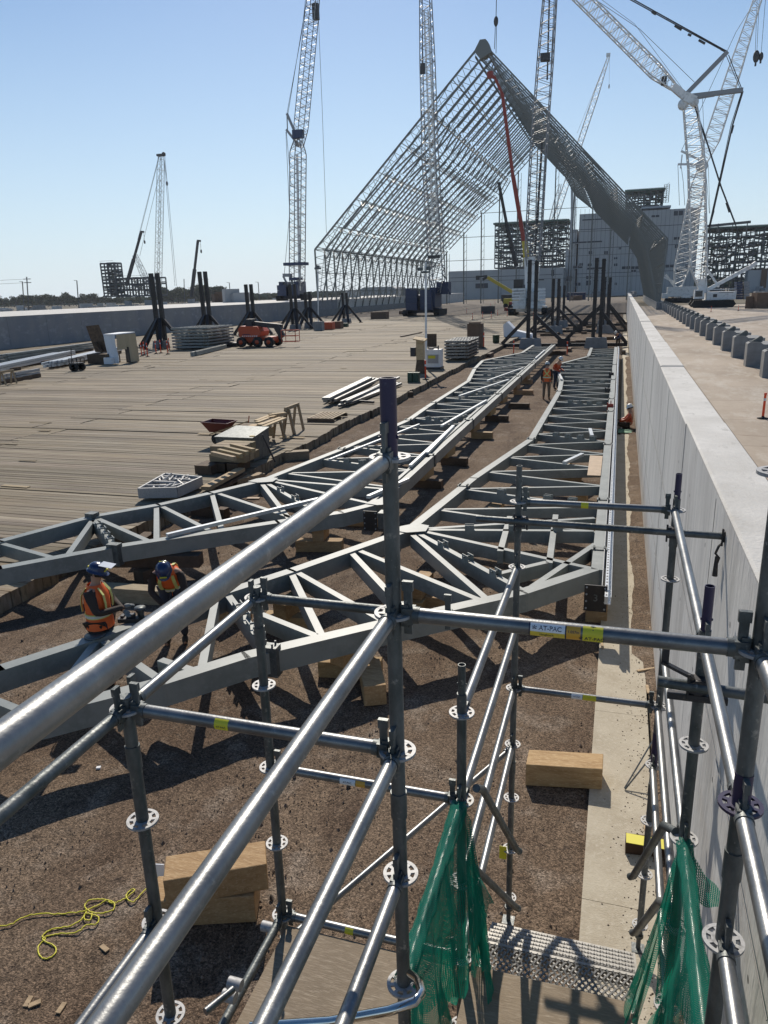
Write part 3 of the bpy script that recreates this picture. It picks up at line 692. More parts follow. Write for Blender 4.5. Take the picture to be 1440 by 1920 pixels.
# end plates with bolts
def endplate(T,x,y,w=.34,h=.42,num=None):
    m=MB(); m.box(x-w/2,x+w/2,y-.022,y,ZC-h+.05,ZC+.06)
    o=m.build('end_plate','black_steel',T); m=MB()
    for i in (-1,1):
        for j in (0,1,2,3): m.tube((x+i*w*.4,y-.04,ZC-.32+j*.115),(x+i*w*.4,y-.022,ZC-.32+j*.115),.015,6)
    m.build('bolts','galv_white',o)
    if num:
        me=text_mesh(num,.16); t=MB(); t.add([(x+v.co.x,y-.0235,ZC-.15+v.co.y) for v in me.vertices],[tuple(p.vertices) for p in me.polygons]); t.build('painted_number','galv_old',o)
yp=PY(1118,1105,1); P=G(1118,1097,ZC+.06); endplate(TR,P.x,P.y,.34,.42,'3')
P=G(694,958,ZC+.06); endplate(TL,P.x,P.y,.3,.42)
m=MB(); m.box(P.x+.18,P.x+.34,P.y-.05,P.y+.2,ZC-.3,ZC+.04); m.build('splice_plate','galv_old',TL)
# bright perforated channel bolted to the outer side of the right chord
m=MB(); ye=10.75; y=ye
m.bar((.02,ye,ZC-.06),(-.13,60,ZC-.06),.05,.12); m.bar((.065,ye,ZC-.12),(-.085,60,ZC-.12),.04,.02); m.bar((.088,ye,ZC-.06),(-.062,60,ZC-.06),.008,.12)
m.build('slotted_channel','bright_steel',TR)
m=MB(); y=ye+.05
while y<40: 
    x=.02-.15*(y-ye)/(60-ye); m.box(x-.012,x+.012,y,y+.05,ZC+.0005,ZC+.0016); y+=.13
m.build('slots','black_steel',TR)
m=MB(); m.tube((-.05,ye+.35,ZC+.03),(-.2,60,ZC+.02),.008,6); m.build('edge_rod','galv_white',TR)
for k,(px,py,mt) in enumerate([(1147,703,'clamp'),(1140,733,'clamp'),(1145,763,'red_paint')]):
    p=g(px,py); m=MB(); m.box(p.x-.1,p.x+.1,p.y-.05,p.y+.05,ZC-.1,ZC+.12); m.box(p.x-.14,p.x-.1,p.y-.04,p.y+.04,ZC-.2,ZC+.16); m.tube((p.x,p.y,ZC+.12),(p.x,p.y,ZC+.24),.02,6)
    one('beam_clamp',m,mt,['black beam clamp gripping the right truss chord, farther of two','black beam clamp gripping the right truss chord, nearer of two','red beam clamp gripping the right truss chord beside the seated worker'][k],'clamp')
# bracket stubs under / on the near leg chord
p=g(178,1193); m=MB(); m.lathe((p.x,p.y,ZC+.002),[(0,0),(.14,0),(.14,.02),(0,.02)],16); m.build('cover_disc','galv_old',TR)
p=g(265,1160); m=MB(); m.lathe((p.x,p.y,ZC+.002),[(0,0),(.05,0),(.045,.09),(.08,.15),(.08,.18),(0,.18)],12); one('round_fitting',m,'galv_old','dark round steel knob standing on the near chord in front of the bending worker','fitting')
p=g(243,1165); m=MB(); m.obox((p.x,p.y,ZC+.003),.30,.12,.06,.3); m.obox((p.x+.02,p.y+.02,ZC+.063),.12,.06,.05,.3); m.obox((p.x-.1,p.y,ZC+.063),.05,.09,.03,.3); one('hand_tool',m,'clamp','black hand tool lying on the near truss chord','tool')
# ---------- loose struts lying on the trusses
LS='loose bright struts lying across the trusses'
for k,(a,b,w,lab) in enumerate([((828,799),(912,751),.09,'loose bright strut on the left truss, third from its far end'),((861,743),(954,712),.09,'loose bright strut on the left truss, second long one from the far end'),((914,714),(981,690),.09,'loose bright strut on the left truss, nearer the standing worker'),((800,850),(850,799),.09,'loose bright strut lying beside the double chord near the purple post'),
  ((1004,672),(1021,657),.09,'short bright strut at the far end of the left truss'),((915,693),(1010,676),.04,'thin rod lying over the far part of the left truss'),((618,862),(786,796),.07,'long bright strut on the left truss left of the purple post'),((769,874),(850,799),.08,'long bright strut on the left truss right of the purple post'),((313,1004),(606,934),.09,'longest bright strut, laid along the bent near end of the left truss'),((690,932),(765,899),.09,'bright strut crossing behind the purple topped post'),
  ((1058,868),(1092,852),.10,'short bright strut on the right truss in front of the plywood sheet'),((1106,805),(1110,818),.10,'very short bright strut stub on the right truss'),((1043,688),(1053,712),.10,'bright strut leaning by the standing worker on the right truss')]):
    A=g(*a,ZC+.05); B=g(*b,ZC+.05); m=MB(); m.bar(A,B,w,w*.8); one('loose_strut',m,'bright_steel',lab,'steel strut',LS)
m=MB(); q=[g(*p,ZC+.012) for p in [(1106,855),(1130,856),(1126,893),(1101,892)]]
m.add([tuple(p) for p in q]+[(p.x,p.y,p.z+.018) for p in q],[(0,1,2,3),(4,5,6,7),(0,1,5,4),(1,2,6,5),(2,3,7,6),(3,0,4,7)]); one('plywood_sheet',m,'ply_light','tan plywood sheet lying on the right truss','plywood')
# ---------- timber cribbing
def timber(px,py,L=.9,rz=0,z=.03,s=.25,h=.25,mat='timber',label=None,group=None,world=None):
    m=MB(); m.tint=jit((1,1,1),.15); p=world if world is not None else G(px,py,z)
    m.obox((p.x,p.y,z),L,s,h-.004,rz); return one('timber_block',m,mat,label,'timber block',group)
GT='timber blocks propping up the left truss'; GR='timber blocks propping up the right truss'
LT='orange brown timber block stacked under the left truss'; LR='orange brown timber block stacked under the right truss'
for (px,py) in [(862,872),(905,822),(938,790),(975,766),(984,740),(990,720),(805,915)]:
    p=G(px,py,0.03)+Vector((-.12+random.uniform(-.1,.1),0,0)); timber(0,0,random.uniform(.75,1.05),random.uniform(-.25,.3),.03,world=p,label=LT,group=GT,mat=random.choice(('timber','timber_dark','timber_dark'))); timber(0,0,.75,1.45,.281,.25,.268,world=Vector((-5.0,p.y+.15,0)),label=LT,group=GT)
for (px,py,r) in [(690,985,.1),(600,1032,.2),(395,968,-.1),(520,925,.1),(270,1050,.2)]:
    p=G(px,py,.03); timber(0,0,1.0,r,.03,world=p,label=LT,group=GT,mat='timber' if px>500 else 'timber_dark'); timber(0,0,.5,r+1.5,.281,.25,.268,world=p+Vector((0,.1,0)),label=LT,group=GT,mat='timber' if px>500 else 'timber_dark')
for (px,py,L,r,r2) in [(660,1262,.9,.15,1.2),(545,1175,.8,.1,1.4),(1118,1160,.34,0,1.57),(790,1135,.95,-.05,1.5),(760,1145,.7,0,1.5),(435,1160,.7,.2,1.3),(1060,900,.9,0,1.5),(930,985,.9,0,1.5),(1090,960,.6,0,1.5)]:
    p=G(px,py,.03); timber(0,0,L,r,.03,world=p+Vector((0,-.05,0)),label=LR,group=GR)
    timber(0,0,L*.7,r2,.281,.25,.268,world=p,label=LR,group=GR)
p=G(690,1310,.03); timber(0,0,.75,-1.15,.03,.3,.3,world=p+Vector((0,.2,0)),label='orange timber block poking out toward the camera under the right truss chord')
timber(0,0,1.3,-.03,.03,.24,.2,'lumber',world=G(800,1120,.03),label='pale sawn plank lying on gravel behind the central scaffold post')
for i,(px,py) in enumerate([(1005,905),(975,915),(1020,1012),(945,1010),(870,997)]):
    timber(0,0,.5,.1*i,.035,.2,.03,'ply_light',world=G(px,py,.035),label='small offcut of plywood on the gravel under the right truss',group='plywood offcuts under the right truss')
timber(0,0,.35,.2,.035,.14,.03,'ply_light',world=G(475,935,.035),label='small tan plywood offcut on gravel inside the left truss')
timber(0,0,1.35,.08,.03,.28,.28,'lumber',world=G(240,1130,.03)+Vector((0,.1,0)),label='weathered timber lying on gravel between the two nearest workers')
timber(0,0,2.0,.22,.29,.28,.25,'timber_dark',world=G(285,1060,.29),label='long dark timber under the near end of the left truss above the bending worker')
timber(0,0,.5,1.3,.03,.28,.25,'timber_dark',world=G(280,1085,.03),label='dark timber support below the long timber behind the bending worker')
# near blocks
m=MB(); m.tint=(1.15,1.12,1.05); m.hexa([(-.72,7.12,.03),(.085,7.18,.088),(.085,7.47,.088),(-.72,7.41,.03),(-.72,7.12,.30),(.085,7.18,.345),(.085,7.47,.345),(-.72,7.41,.30)])
one('timber_block',m,'timber','large sawn timber block lying half on gravel and half on the concrete footing','timber block')
def slantblock(p0,p1,dep,z0,z1,label,lab2=None):
    d=(p1-p0); d.z=0; n=Vector((-d.y,d.x,0)).normalized()*dep; m=MB(); m.tint=(1.05,1,.95)
    b=[p0,p1,p1+n,p0+n]; m.hexa([(q.x,q.y,z0) for q in b]+[(q.x,q.y,z1) for q in b]); return one('timber_block',m,'timber',label,'timber block')
slantblock(G(287,1740,.03),G(481,1729,.03),.30,.03,.31,'lower timber block of the pair at the lower left beside the yellow cord')
slantblock(G(312,1701,.315),G(504,1668,.315),.30,.315,.585,'upper timber block of the pair at the lower left beside the yellow cord')
m=MB(); p=G(1172,1600,.09); q=G(1262,1610,.09); m.tint=(.5,.4,.35); m.hexa([(p.x,p.y,.09),(q.x,q.y,.09),(q.x,q.y+.14,.09),(p.x,p.y+.14,.09),(p.x,p.y,.21),(q.x,q.y,.21),(q.x,q.y+.14,.21),(p.x,p.y+.14,.21)])
o=one('painted_block',m,'timber_dark','dark block with a yellow painted top lying on the footing by the wall','wood block')
t=MB(); t.box(p.x+.003,q.x-.003,p.y+.003,p.y+.137,.2105,.215); t.build('painted_top','tag_yellow',o)
# wood chips on the footing
for i,(a,b) in enumerate([((1195,1258),(1232,1252)),((1212,1165),(1220,1178)),((1213,1285),(1216,1300)),((1125,1190),(1130,1215)),((1210,1545),(1216,1585))]):
    A=G(*a,.10); B=G(*b,.10); m=MB(); m.tint=(1.5,1.4,1.3); m.bar(A,B,.035,.02); one('wood_chip',m,'lumber',['pale wood strip lying against the wall foot','small wood sliver by the wall foot beside the end plate','tiny wood sliver near the lower ledger','wood chip at the gravel edge under the end plate','short wood strip on the footing by the yellow topped block'][i],'wood scrap')
for i,(px,py) in enumerate([(65,1882),(53,1878),(196,1778),(265,1835),(115,1890)]):
    p=G(px,py,.05); m=MB(); m.tint=(1.3,1.2,1.1); m.obox((p.x,p.y,.045),.09,.04,.012,.8+i); one('wood_chip',m,'lumber','small pale wood chip on the gravel at the lower left','wood scrap','wood chips on the gravel')
# metal prop bars on the footing
m=MB(); m.bar(G(1228,1382,.5),G(1171,1478,.1),.012,.012); m.bar(G(1236,1400,.5),G(1172,1480,.1),.012,.012); one('metal_stand',m,'galv_old','thin metal rods leaning from the footing toward the right scaffold legs','rod')
# grate plate on gravel lower left of truss
m=MB(); p=G(105,1300,.05); m.obox((p.x,p.y,.045),.42,.5,.02,.1); one('steel_plate',m,'galv_old','grey steel plate lying on gravel under the near left chord','plate')
# yellow cord
def R4(x,y,z=.05): return G(x/2.77,1400+y/2.77,z)
def smooth(P,n=6):
    out=[]
    for i in range(len(P)-1):
        p0=P[max(0,i-1)];p1=P[i];p2=P[i+1];p3=P[min(len(P)-1,i+2)]
        for k in range(n):
            t=k/n; out.append(.5*((2*p1)+(p2-p0)*t+(2*p0-5*p1+4*p2-p3)*t*t+(3*p1-p0-3*p2+p3)*t**3))
    out.append(P[-1]); return out
c=[(-260,990),(-120,950),(0,935),(60,925),(120,890),(200,870),(300,872),(430,858),(500,830),(560,800),(595,820),(580,855),(520,868),(470,860),(440,830),(470,800),(540,795),(590,815),(650,790),(700,750),(680,745),(655,780),(690,810),(740,760),(800,700),(815,670),(790,645),(760,655)]
c2=[(480,862),(470,900),(440,900),(445,870),(510,885),(500,925),(450,930),(400,965),(300,975),(240,990),(225,1010),(285,1040),(285,1080),(240,1105),(205,1085),(200,1040),(235,1000),(220,990),(260,955),(360,935),(420,905),(450,860)]
m=MB(); 
for cc in (c,c2): m.path([p+Vector((0,0,random.uniform(0,.012))) for p in smooth([R4(*q,.055) for q in cc],7)],.0062,6)
one('extension_cord',m,'tag_yellow','thin yellow cord tangled in loops on the gravel at the lower left','cord')
p=G(304,1640,.1); m=MB(); m.hexa([(p.x-.06,p.y,.06),(p.x+.04,p.y,.06),(p.x+.04,p.y+.01,.06),(p.x-.06,p.y+.01,.06),(p.x-.08,p.y,.2),(p.x+.03,p.y,.22),(p.x+.03,p.y+.01,.22),(p.x-.08,p.y+.01,.2)]); one('paper_tag',m,'label_white','white paper tag leaning on the timber pair at the yellow cord','tag')
p=G(185,1440,.05); m=MB(); m.obox((p.x,p.y,.045),.05,.04,.02,.4); one('litter_scrap',m,'label_white','tiny white scrap of litter on the gravel below the big tube','litter')
# ================================================================ A-FRAME
YA=163.0; DY=5.9; NF=19
A=thing('roof_frame',(-29,YA,0),'huge steel A-frame shed skeleton of repeated lattice roof frames rising behind the cranes','building frame')
kL=Vector((-66.2,YA,14.7)); kR=Vector((7.6,YA,13.6)); AP=Vector((-29.0,YA,51.2)); fL=Vector((-66.0,YA,1.9)); fR=Vector((7.0,YA,1.9))
prof=[(0,3.4),(.14,2.2),(.45,2.5),(.60,3.5),(.72,2.0),(1,1.9)]
def pw(t):
    for (a,b),(c,d) in zip(prof[:-1],prof[1:]):
        if a<=t<=c: return b+(d-b)*(t-a)/(c-a)
    return 1.9
def frame_mesh(m,panels,full):
    for k,f in ((kL,fL),(kR,fR)):
        d=(AP-k); n=Vector((d.z,0,-d.x)).normalized(); 
        if n.z>0: n=-n
        inner=lambda t:k+d*t+n*pw(t)
        ps=[0,.14,.45,.60,.72,1]
        m.bar(k,AP,*((.33,.34) if k is kL else (.27,.28)),up=n)
        for a,b in zip(ps[:-1],ps[1:]): m.bar(inner(a+.012),inner(b),*((.25,.27) if k is kL else (.25,.25)),up=n)
        N=panels if k is kL else 30
        for i in range(N):
            t0=.02+i/N*.97; t1=.02+(i+.5)/N*.97; t2=.02+(i+1)/N*.97
            m.bar(k+d*t0,inner(t1),.085,.085); m.bar(inner(t1),k+d*min(t2,1),.085,.085)
        # leg
        sx=1 if k.x<0 else -1
        base_in=f+Vector((sx*.5,0,0)); top_in=inner(.05)
        m.bar(k,f,.30,.30); m.bar(top_in,base_in,.26,.26)
        M=8
        for i in range(M):
            a=k+(f-k)*(i/M); b=top_in+(base_in-top_in)*((i+.5)/M); c=k+(f-k)*((i+1)/M)
            m.bar(a,b,.10,.10); m.bar(b,c,.10,.10)
        m.bar(k,top_in,.2,.2)
        m.box(f.x-.6,f.x+.6,YA-.5,YA+.5,f.z-.1,f.z)
m=MB(); frame_mesh(m,30,True)
fr=m.build('truss_frame','aframe_paint',A)
for i in range(1,NF):
    c=fr.copy(); COL.objects.link(c); c.parent=A; c.location=(0,DY*i,0)
# ridge cap (box girder at the near end, ridge line)
m=MB(); m.prism([(AP.x-1.5,AP.z-1.5),(AP.x-.2,AP.z-3.0),(AP.x+1.9,AP.z-2.0),(AP.x+1.2,AP.z-.2),(AP.x+.7,AP.z+.35),(AP.x-.4,AP.z+.35)],YA-.6,YA+1.6,'y')
m.build('ridge_gusset','aframe_paint',A)
m=MB(); m.bar((AP.x,YA,AP.z),(AP.x,YA+DY*(NF-1),AP.z),.4,.4); m.bar((AP.x-1.3,YA,AP.z-2.4),(AP.x-1.3,YA+DY*(NF-1),AP.z-2.4),.3,.3); m.bar((AP.x+1.3,YA,AP.z-2.4),(AP.x+1.3,YA+DY*(NF-1),AP.z-2.4),.3,.3); m.build('ridge_beam','aframe_paint',A)
for k in (kL,kR):
    d=AP-k; n=Vector((d.z,0,-d.x)).normalized()
    if n.z>0: n=-n
    ts=[.015,.13,.27,.41,.55,.70,.84]
    for t in ts:
        m=MB(); a=k+d*t+n*.2; b=k+d*t+n*pw(t)*.92; Y2_=DY*(NF-1)
        m.bar(a,a+Vector((0,Y2_,0)),.12,.12); m.bar(b,b+Vector((0,Y2_,0)),.12,.12)
        c=(a+b)/2+d.normalized()*.7; m.bar(c,c+Vector((0,Y2_,0)),.09,.09)
        for i in range((NF-1)*2):
            y0=i*DY/2; p,q=(a,b) if i%2 else (b,a); m.bar(p+Vector((0,y0,0)),q+Vector((0,y0+DY/2,0)),.06,.06)
            m.bar(p+Vector((0,y0,0)),c+Vector((0,y0+DY/2,0)),.07,.07)
        m.build('purlin_truss','aframe_paint',A)
    # cross-bracing in the plane of the roof and the walls
    m=MB()
    for i in range(0,NF-1,1):
        for t0,t1 in ((.0,.27),(.27,.55),(.55,.84)) if i%3==0 else ():
            p=k+d*t0; q=k+d*t1; m.bar(p+Vector((0,DY*i,0)),q+Vector((0,DY*(i+1),0)),.10,.10); m.bar(q+Vector((0,DY*i,0)),p+Vector((0,DY*(i+1),0)),.10,.10)
    f=fL if k is kL else fR
    for zz in (.3,.62):
        p=f+(k-f)*zz; m.bar(p,p+Vector((0,DY*(NF-1),0)),.16,.16)
    for i in range(NF-1):
        if i%2==0: m.bar(f+Vector((0,DY*i,0)),k+Vector((0,DY*(i+1),0)),.09,.09); 
        else: m.bar(k+Vector((0,DY*i,0)),f+Vector((0,DY*(i+1),0)),.09,.09)
    m.build('bracing','aframe_paint',A)
# far gable framing
m=MB(); yg=YA+DY*(NF-1)
def roofz(x): return AP.z-(abs(x-AP.x))*(AP.z-14.2)/36.9
xs=[-60+6.1*i for i in range(11)]
for x in xs:
    if x>4: continue
    zt=roofz(x)-2; m.bar((x,yg+.6,.4),(x,yg+.6,zt),.35,.35); m.bar((x+1.0,yg+.6,.4),(x+1.0,yg+.6,zt-.8),.12,.12)
    for i in range(int(zt/2.4)): m.bar((x,yg+.6,.4+i*2.4),(x+1.0,yg+.6,1.6+i*2.4),.07,.07)
for z in (8,15,22.5,30): 
    half=(roofz(AP.x)-z)/(AP.z-14.2)*36.9-2; m.bar((max(-64,AP.x-half),yg+.4,z),(min(5,AP.x+half),yg+.4,z),.16,.16)
m.build('gable_framing','aframe_paint',A)
# foundation beams of the frame hidden behind the left wall
m=MB(); m.box(-67.2,-64.9+.0,YA-2,YA+DY*(NF-1)+2,0,1.8); m.box(6.3,8.0,YA-2,YA+DY*(NF-1)+2,0,1.8); m.build('foundation_beam','block_conc',A)
# ================================================================ BUILDINGS
YBd=420.0
def rect(x0,x1,y0,y1,Y=YBd): 
    a=PY(x0,y1,Y); b=PY(x1,y0,Y); return a.x,b.x,max(0.,a.z),b.z
B=thing('plant_building',(PY(1190,545,YBd).x,YBd,0),'grey clad industrial building rising behind the right side of the A-frame','building')
def bx(par,r,dep,mat,name,y=YBd,z0=None):
    m=MB(); m.box(r[0],r[1],y,y+dep,r[2] if z0 is None else z0,r[3]); return m.build(name,mat,par)
P3=lambda x,y:(880+x/2.571,y/2.571)
def r3(x0,y0,x1,y1,Y=YBd): a=P3(x0,y0); b=P3(x1,y1); return rect(a[0],b[0],a[1],b[1],Y)
bx(B,r3(515,1000,1115,1420),60,'clad','main_hall',z0=0)
bx(B,r3(475,1105,520,1420),40,'clad','side_bay',YBd+1.2,0); bx(B,r3(455,1200,480,1420),30,'clad','side_bay',YBd+2.2,0)
bx(B,r3(-85,1290,460,1420),30,'clad','low_annex',YBd-8,0)
bx(B,r3(830,985,975,1003),30,'clad','roof_block',YBd+4)
for i,(x0,y0,x1,y1) in enumerate([(545,1052,660,1064),(495,1160,640,1174),(575,1210,592,1226),(650,1210,668,1226),(720,1190,732,1203),(697,1240,714,1250),(697,1270,714,1283),(570,1270,590,1284),(530,1268,548,1282),(735,1283,775,1298),(778,1283,818,1298),(780,1300,803,1312),(468,1330,494,1356),(510,1362,536,1378),(563,1330,588,1345),(563,1352,586,1376),(700,1362,712,1375),(878,1036,916,1048),(985,1015,1030,1040),(985,1142,1020,1156),(990,1180,1010,1196),(945,1275,985,1290),(1040,1275,1068,1288),(1000,1300,1018,1316),(865,1275,905,1290),(552,1036,558,1046),(568,1288,640,1300),(500,1280,545,1294)]):
    r=r3(x0,y0,x1,y1); m=MB(); m.box(r[0],r[1],YBd-.14,YBd-.02,r[2],r[3]); w=m.build('window','clad_dark',B)
    m=MB(); cx=(r[0]+r[1])/2; m.box(cx-.12,cx+.12,YBd-.2,YBd-.141,r[2],r[3]); m.box(r[0]-.15,r[1]+.15,YBd-.22,YBd-.141,r[2]-.25,r[2]); m.build('window_frame','clad',w)
m=MB()
for (x0,y0,x1,y1) in [(515,1108,1115,1110),(515,1200,1115,1201),(515,1320,1115,1322),(-80,1340,455,1342)]:
    r=r3(x0,y0,x1,y1); m.box(r[0],r[1],YBd-(.06 if x0>0 else 8.06),YBd-(.0 if x0>0 else 8.0),r[2],r[2]+.25)
for i in range(30):
    r=r3(520+i*20,1004,521+i*20,1400); m.box(r[0],r[0]+.1,YBd-.05,YBd,r[2],r[3]-.5)
m.build('cladding_joint','clad_dark',B)
m=MB(); 
for (x0,y0,x1,y1) in [(30,1365,90,1390),(250,1370,330,1400),(395,1300,410,1330),(320,1345,360,1352)]:
    r=r3(x0,y0,x1,y1,YBd-8); m=MB(); m.box(r[0],r[1],YBd-8.2,YBd-8.02,max(0,r[2]),r[3]); m.build('annex_opening','clad_dark',B)
# steel frame towers
def steel_tower(par_label,r,dep,Y,nx,nz,seed,name='steel_structure',mat='steel_frame',roof=True,dens=.5):
    rnd=random.Random(seed); T=thing(name,((r[0]+r[1])/2,Y,0),par_label,'steel structure'); x0,x1,z0,z1=r
    m=MB(); ny=2
    for i in range(nx+1):
        x=x0+(x1-x0)*i/nx
        for j in range(ny+1):
            y=Y+dep*j/ny; m=MB(); m.bar((x,y,0 if z0<6 else z0),(x,y,z1),.5,.5); m.build('column',mat,T)
    m=MB(); b=MB(); eq=MB()
    for k in range(nz+1):
        z=z0+(z1-z0)*k/nz
        if z<.3: continue
        for j in range(ny+1):
            y=Y+dep*j/ny
            for i in range(nx):
                if k in (0,nz) or rnd.random()<.85: zz=z+rnd.choice((0,0,0,.8,-.7)) if k not in (0,nz) else z; m.bar((x0+(x1-x0)*i/nx,y,zz),(x0+(x1-x0)*(i+1)/nx,y,zz),.35,rnd.uniform(.4,.8))
                if rnd.random()<.4: zz=z+(z1-z0)/nz*rnd.uniform(.3,.6); m.bar((x0+(x1-x0)*i/nx,y,min(zz,z1)),(x0+(x1-x0)*(i+1)/nx,y,min(zz,z1)),.2,.3)
        for i in range(nx+1):
            x=x0+(x1-x0)*i/nx; m.bar((x,Y,z),(x,Y+dep,z),.4,.7)
        for q in range(nx*3):
            if rnd.random()<.25:
                x=x0+(x1-x0)*(q+.5)/(nx*3); m.bar((x,Y,z-.1),(x,Y+dep,z-.1),.2,.3)
        # handrail
        if k>0: b.bar((x0,Y-.3,z+1.1),(x1,Y-.3,z+1.1),.10,.10); b.bar((x0,Y+.3,z+.15),(x1,Y+.3,z+.15),.1,.1)
    m.build('floor_beams',mat,T)
    dz=(z1-z0)/nz; dx=(x1-x0)/nx
    for i in range(nx):
        for k in range(nz):
            xa=x0+dx*i; za=z0+dz*k
            if za<.3: za=.4
            rr=rnd.random()
            if rr<.35: b.bar((xa,Y+.2,za),(xa+dx,Y+.2,za+dz),.25,.25)
            elif rr<.5: b.bar((xa+dx,Y+dep*.33,za),(xa,Y+dep*.33,za+dz),.3,.3)
            if rnd.random()<dens: eq.box(xa+dx*rnd.uniform(.0,.5),xa+dx*rnd.uniform(.5,.8),Y+dep*rnd.uniform(.2,.5),Y+dep*.7,za+.3,za+dz*rnd.uniform(.2,.5))
            if rnd.random()<dens: eq.tube((xa,Y+1,za+dz*rnd.uniform(.3,.8)),(xa+dx*rnd.uniform(.5,1.5),Y+1,za+dz*rnd.uniform(.3,.8)),rnd.uniform(.2,.5),6)
            if rnd.random()<dens: x=xa+dx*rnd.random(); eq.tube((x,Y+2,za),(x,Y+2,za+dz),rnd.uniform(.15,.5),6)
    b.build('braces',mat,T); eq.build('plant_equipment','green_steel',T)
    if roof: m=MB(); m.box(x0-1,x1+1,Y-.8,Y+dep+.8,z1,z1+.9); m.build('roof_deck','green_steel',T)
    return T
steel_tower('open steel plant structure seen under the A-frame left of the clad building',r3(85,1045,455,1288),26,YBd+26,8,8,1,dens=.8)
steel_tower('small dark steel penthouse with open floors on the roof of the clad building',r3(755,905,940,990),22,YBd+8,6,3,2,dens=.8)
T=thing('roof_stair_tower',(PY(1253,370,YBd).x,YBd+6,45),'scaffold stair tower on the roof beside the dark penthouse','scaffold tower'); r=r3(938,880,970,970); m=MB()
for x in (r[0],(r[0]+r[1])/2,r[1]):
    for dy in (0,3): m.bar((x,YBd+6+dy,r[2]),(x,YBd+6+dy,r[3]),.15,.15)
for i in range(9):
    z=r[2]+(r[3]-r[2])*i/8; m.bar((r[0],YBd+6,z),(r[1],YBd+6,z),.12,.12); m.bar((r[0],YBd+6,z),(r[1],YBd+6,z+2 if i<8 else z),.1,.1)
m.build('tower_frame','steel_frame',T)
steel_tower('long dark steel pipe rack structure at the right edge behind the white crane',rect(1322,1560,419,540,YBd+10),30,YBd+10,13,7,5,dens=1.)
B2=thing('annex_building',(PY(1420,545,YBd).x,YBd-5,0),'low grey block building in front of the pipe racks at the right edge','building')
r=rect(1398,1520,503,560,YBd-6); bx(B2,r,10,'clad','wall',YBd-6,0); r=rect(1424,1440,503,545,YBd-6.4); bx(B2,r,.3,'cardboard','brick_panel',YBd-6.4)
m=MB(); r=r3(1150,1068,1360,1076,YBd); m.bar((r[0],YBd+2,r[3]-1),(r[1],YBd+2,r[3]),.8,1.2); 
for x in (1200,1270,1340): q=r3(x,1076,x+4,1110); m.bar((q[0],YBd+2,q[2]),(q[0],YBd+2,q[3]),.4,.4)
m.build('rack_beam','steel_frame',B2)
# warehouse behind the left frame legs
m=MB(); r=rect(672,740,537,552,380); m.prism([(r[0],0),(r[1],0),(r[1],r[3]-1),(r[1]-2,r[3]),(r[0]+3,r[3]),(r[0],r[3]-1.5)],380,400,'y'); one('warehouse_shed',m,'clad','low grey shed seen through the legs of the A-frame','shed')
# chimney pipes / stack near apex of frame left building
for i,(x,y0,y1) in enumerate([(495,905,1018),(510,920,1018)]): 
    a=PY(*P3(x,y1),YBd+20); b=PY(*P3(x,y0),YBd+20); m=MB(); m.tube(a,b,.65-i*.3,12); m.tube(b-Vector((0,0,.6)),b,.8-i*.3,12); m.tube((a.x,a.y,0),a,.6-i*.25,8); one('exhaust_stack',m,'clad',['wide grey exhaust stack beside the clad building under the A-frame','thin grey exhaust stack right of the wide one'][i],'stack')
# steel platforms far left
steel_tower('leaning tall steel stair tower of the small far frame at the left horizon',rect(196,213,493,556,330),6,330,2,10,11,dens=.2,roof=False)
steel_tower('low open steel frame under construction at the left horizon beside the tall tower',rect(216,278,520,556,330),14,331,6,3,12,dens=.2,roof=False)
# ================================================================ CRANES
def cbl(m,pts,r=.06): m.ptube(pts,r,4)
def crawler(T,x,y,rz,body_mat,house=(6.5,3.0,2.6),z0=.4,tr_len=7.5,gauge=5.2,cw_mat=None,cwn=2):
    c,s=math.cos(rz),math.sin(rz)
    def Wd(u,v,z): return Vector((x+u*c-v*s,y+u*s+v*c,z))
    for sg in (-1,1):
        m=MB(); q=Wd(0,sg*gauge/2,z0)
        prof=[(-tr_len/2+.5,0),(tr_len/2-.5,0),(tr_len/2,.55),(tr_len/2-.4,1.15),(-tr_len/2+.4,1.15),(-tr_len/2,.55)]
        n=len(prof); vs=[Wd(a,sg*gauge/2-.55,z0+b) for a,b in prof]+[Wd(a,sg*gauge/2+.55,z0+b) for a,b in prof]
        m.add(vs,[tuple(range(n-1,-1,-1)),tuple(range(n,2*n))]+[(i,(i+1)%n,n+(i+1)%n,n+i) for i in range(n)])
        for i in range(12):
            u=-tr_len/2+.5+i*(tr_len-1)/11; p=Wd(u,sg*gauge/2,z0+1.15); m.obox((p.x,p.y,p.z),.35,1.2,.07,rz)
        m.build('crawler_track','rubber',T)
    m=MB(); p=Wd(0,0,z0+.5); m.obox(p,2.6,gauge,1.0,rz); m.build('carbody',body_mat,T)
    hl,hw,hh=house; zz=z0+1.6
    for sg in (-1,1):
        m=MB(); p=Wd(-1,sg*(hw/2-.55),zz); m.obox(p,hl,1.1,hh,rz); h=m.build('machinery_house',body_mat,T)
    m=MB(); p=Wd(-1,0,zz); m.obox(p,hl*.98,hw-2.2-.02,hh*.6,rz); m.build('winch_deck','cable',T)
    m=MB(); p=Wd(hl/2-.6,hw/2+.25,zz-.2); m.obox(p,1.9,1.2,2.2,rz,.85); cb=m.build('cab',body_mat,T)
    m=MB(); p=Wd(hl/2-.45,hw/2+.27,zz+.5); m.obox(p,1.75,1.23,1.1,rz,.9); m.build('cab_window','glass_dark',cb)
    for i in range(cwn):
        for sg in (-1,1):
            m=MB(); p=Wd(-hl/2-1.5,sg*1.5,zz-.4+i*1.3); m.obox(p,1.6,2.3,1.26,rz); m.build('counterweight',cw_mat or body_mat,T)
    return Wd
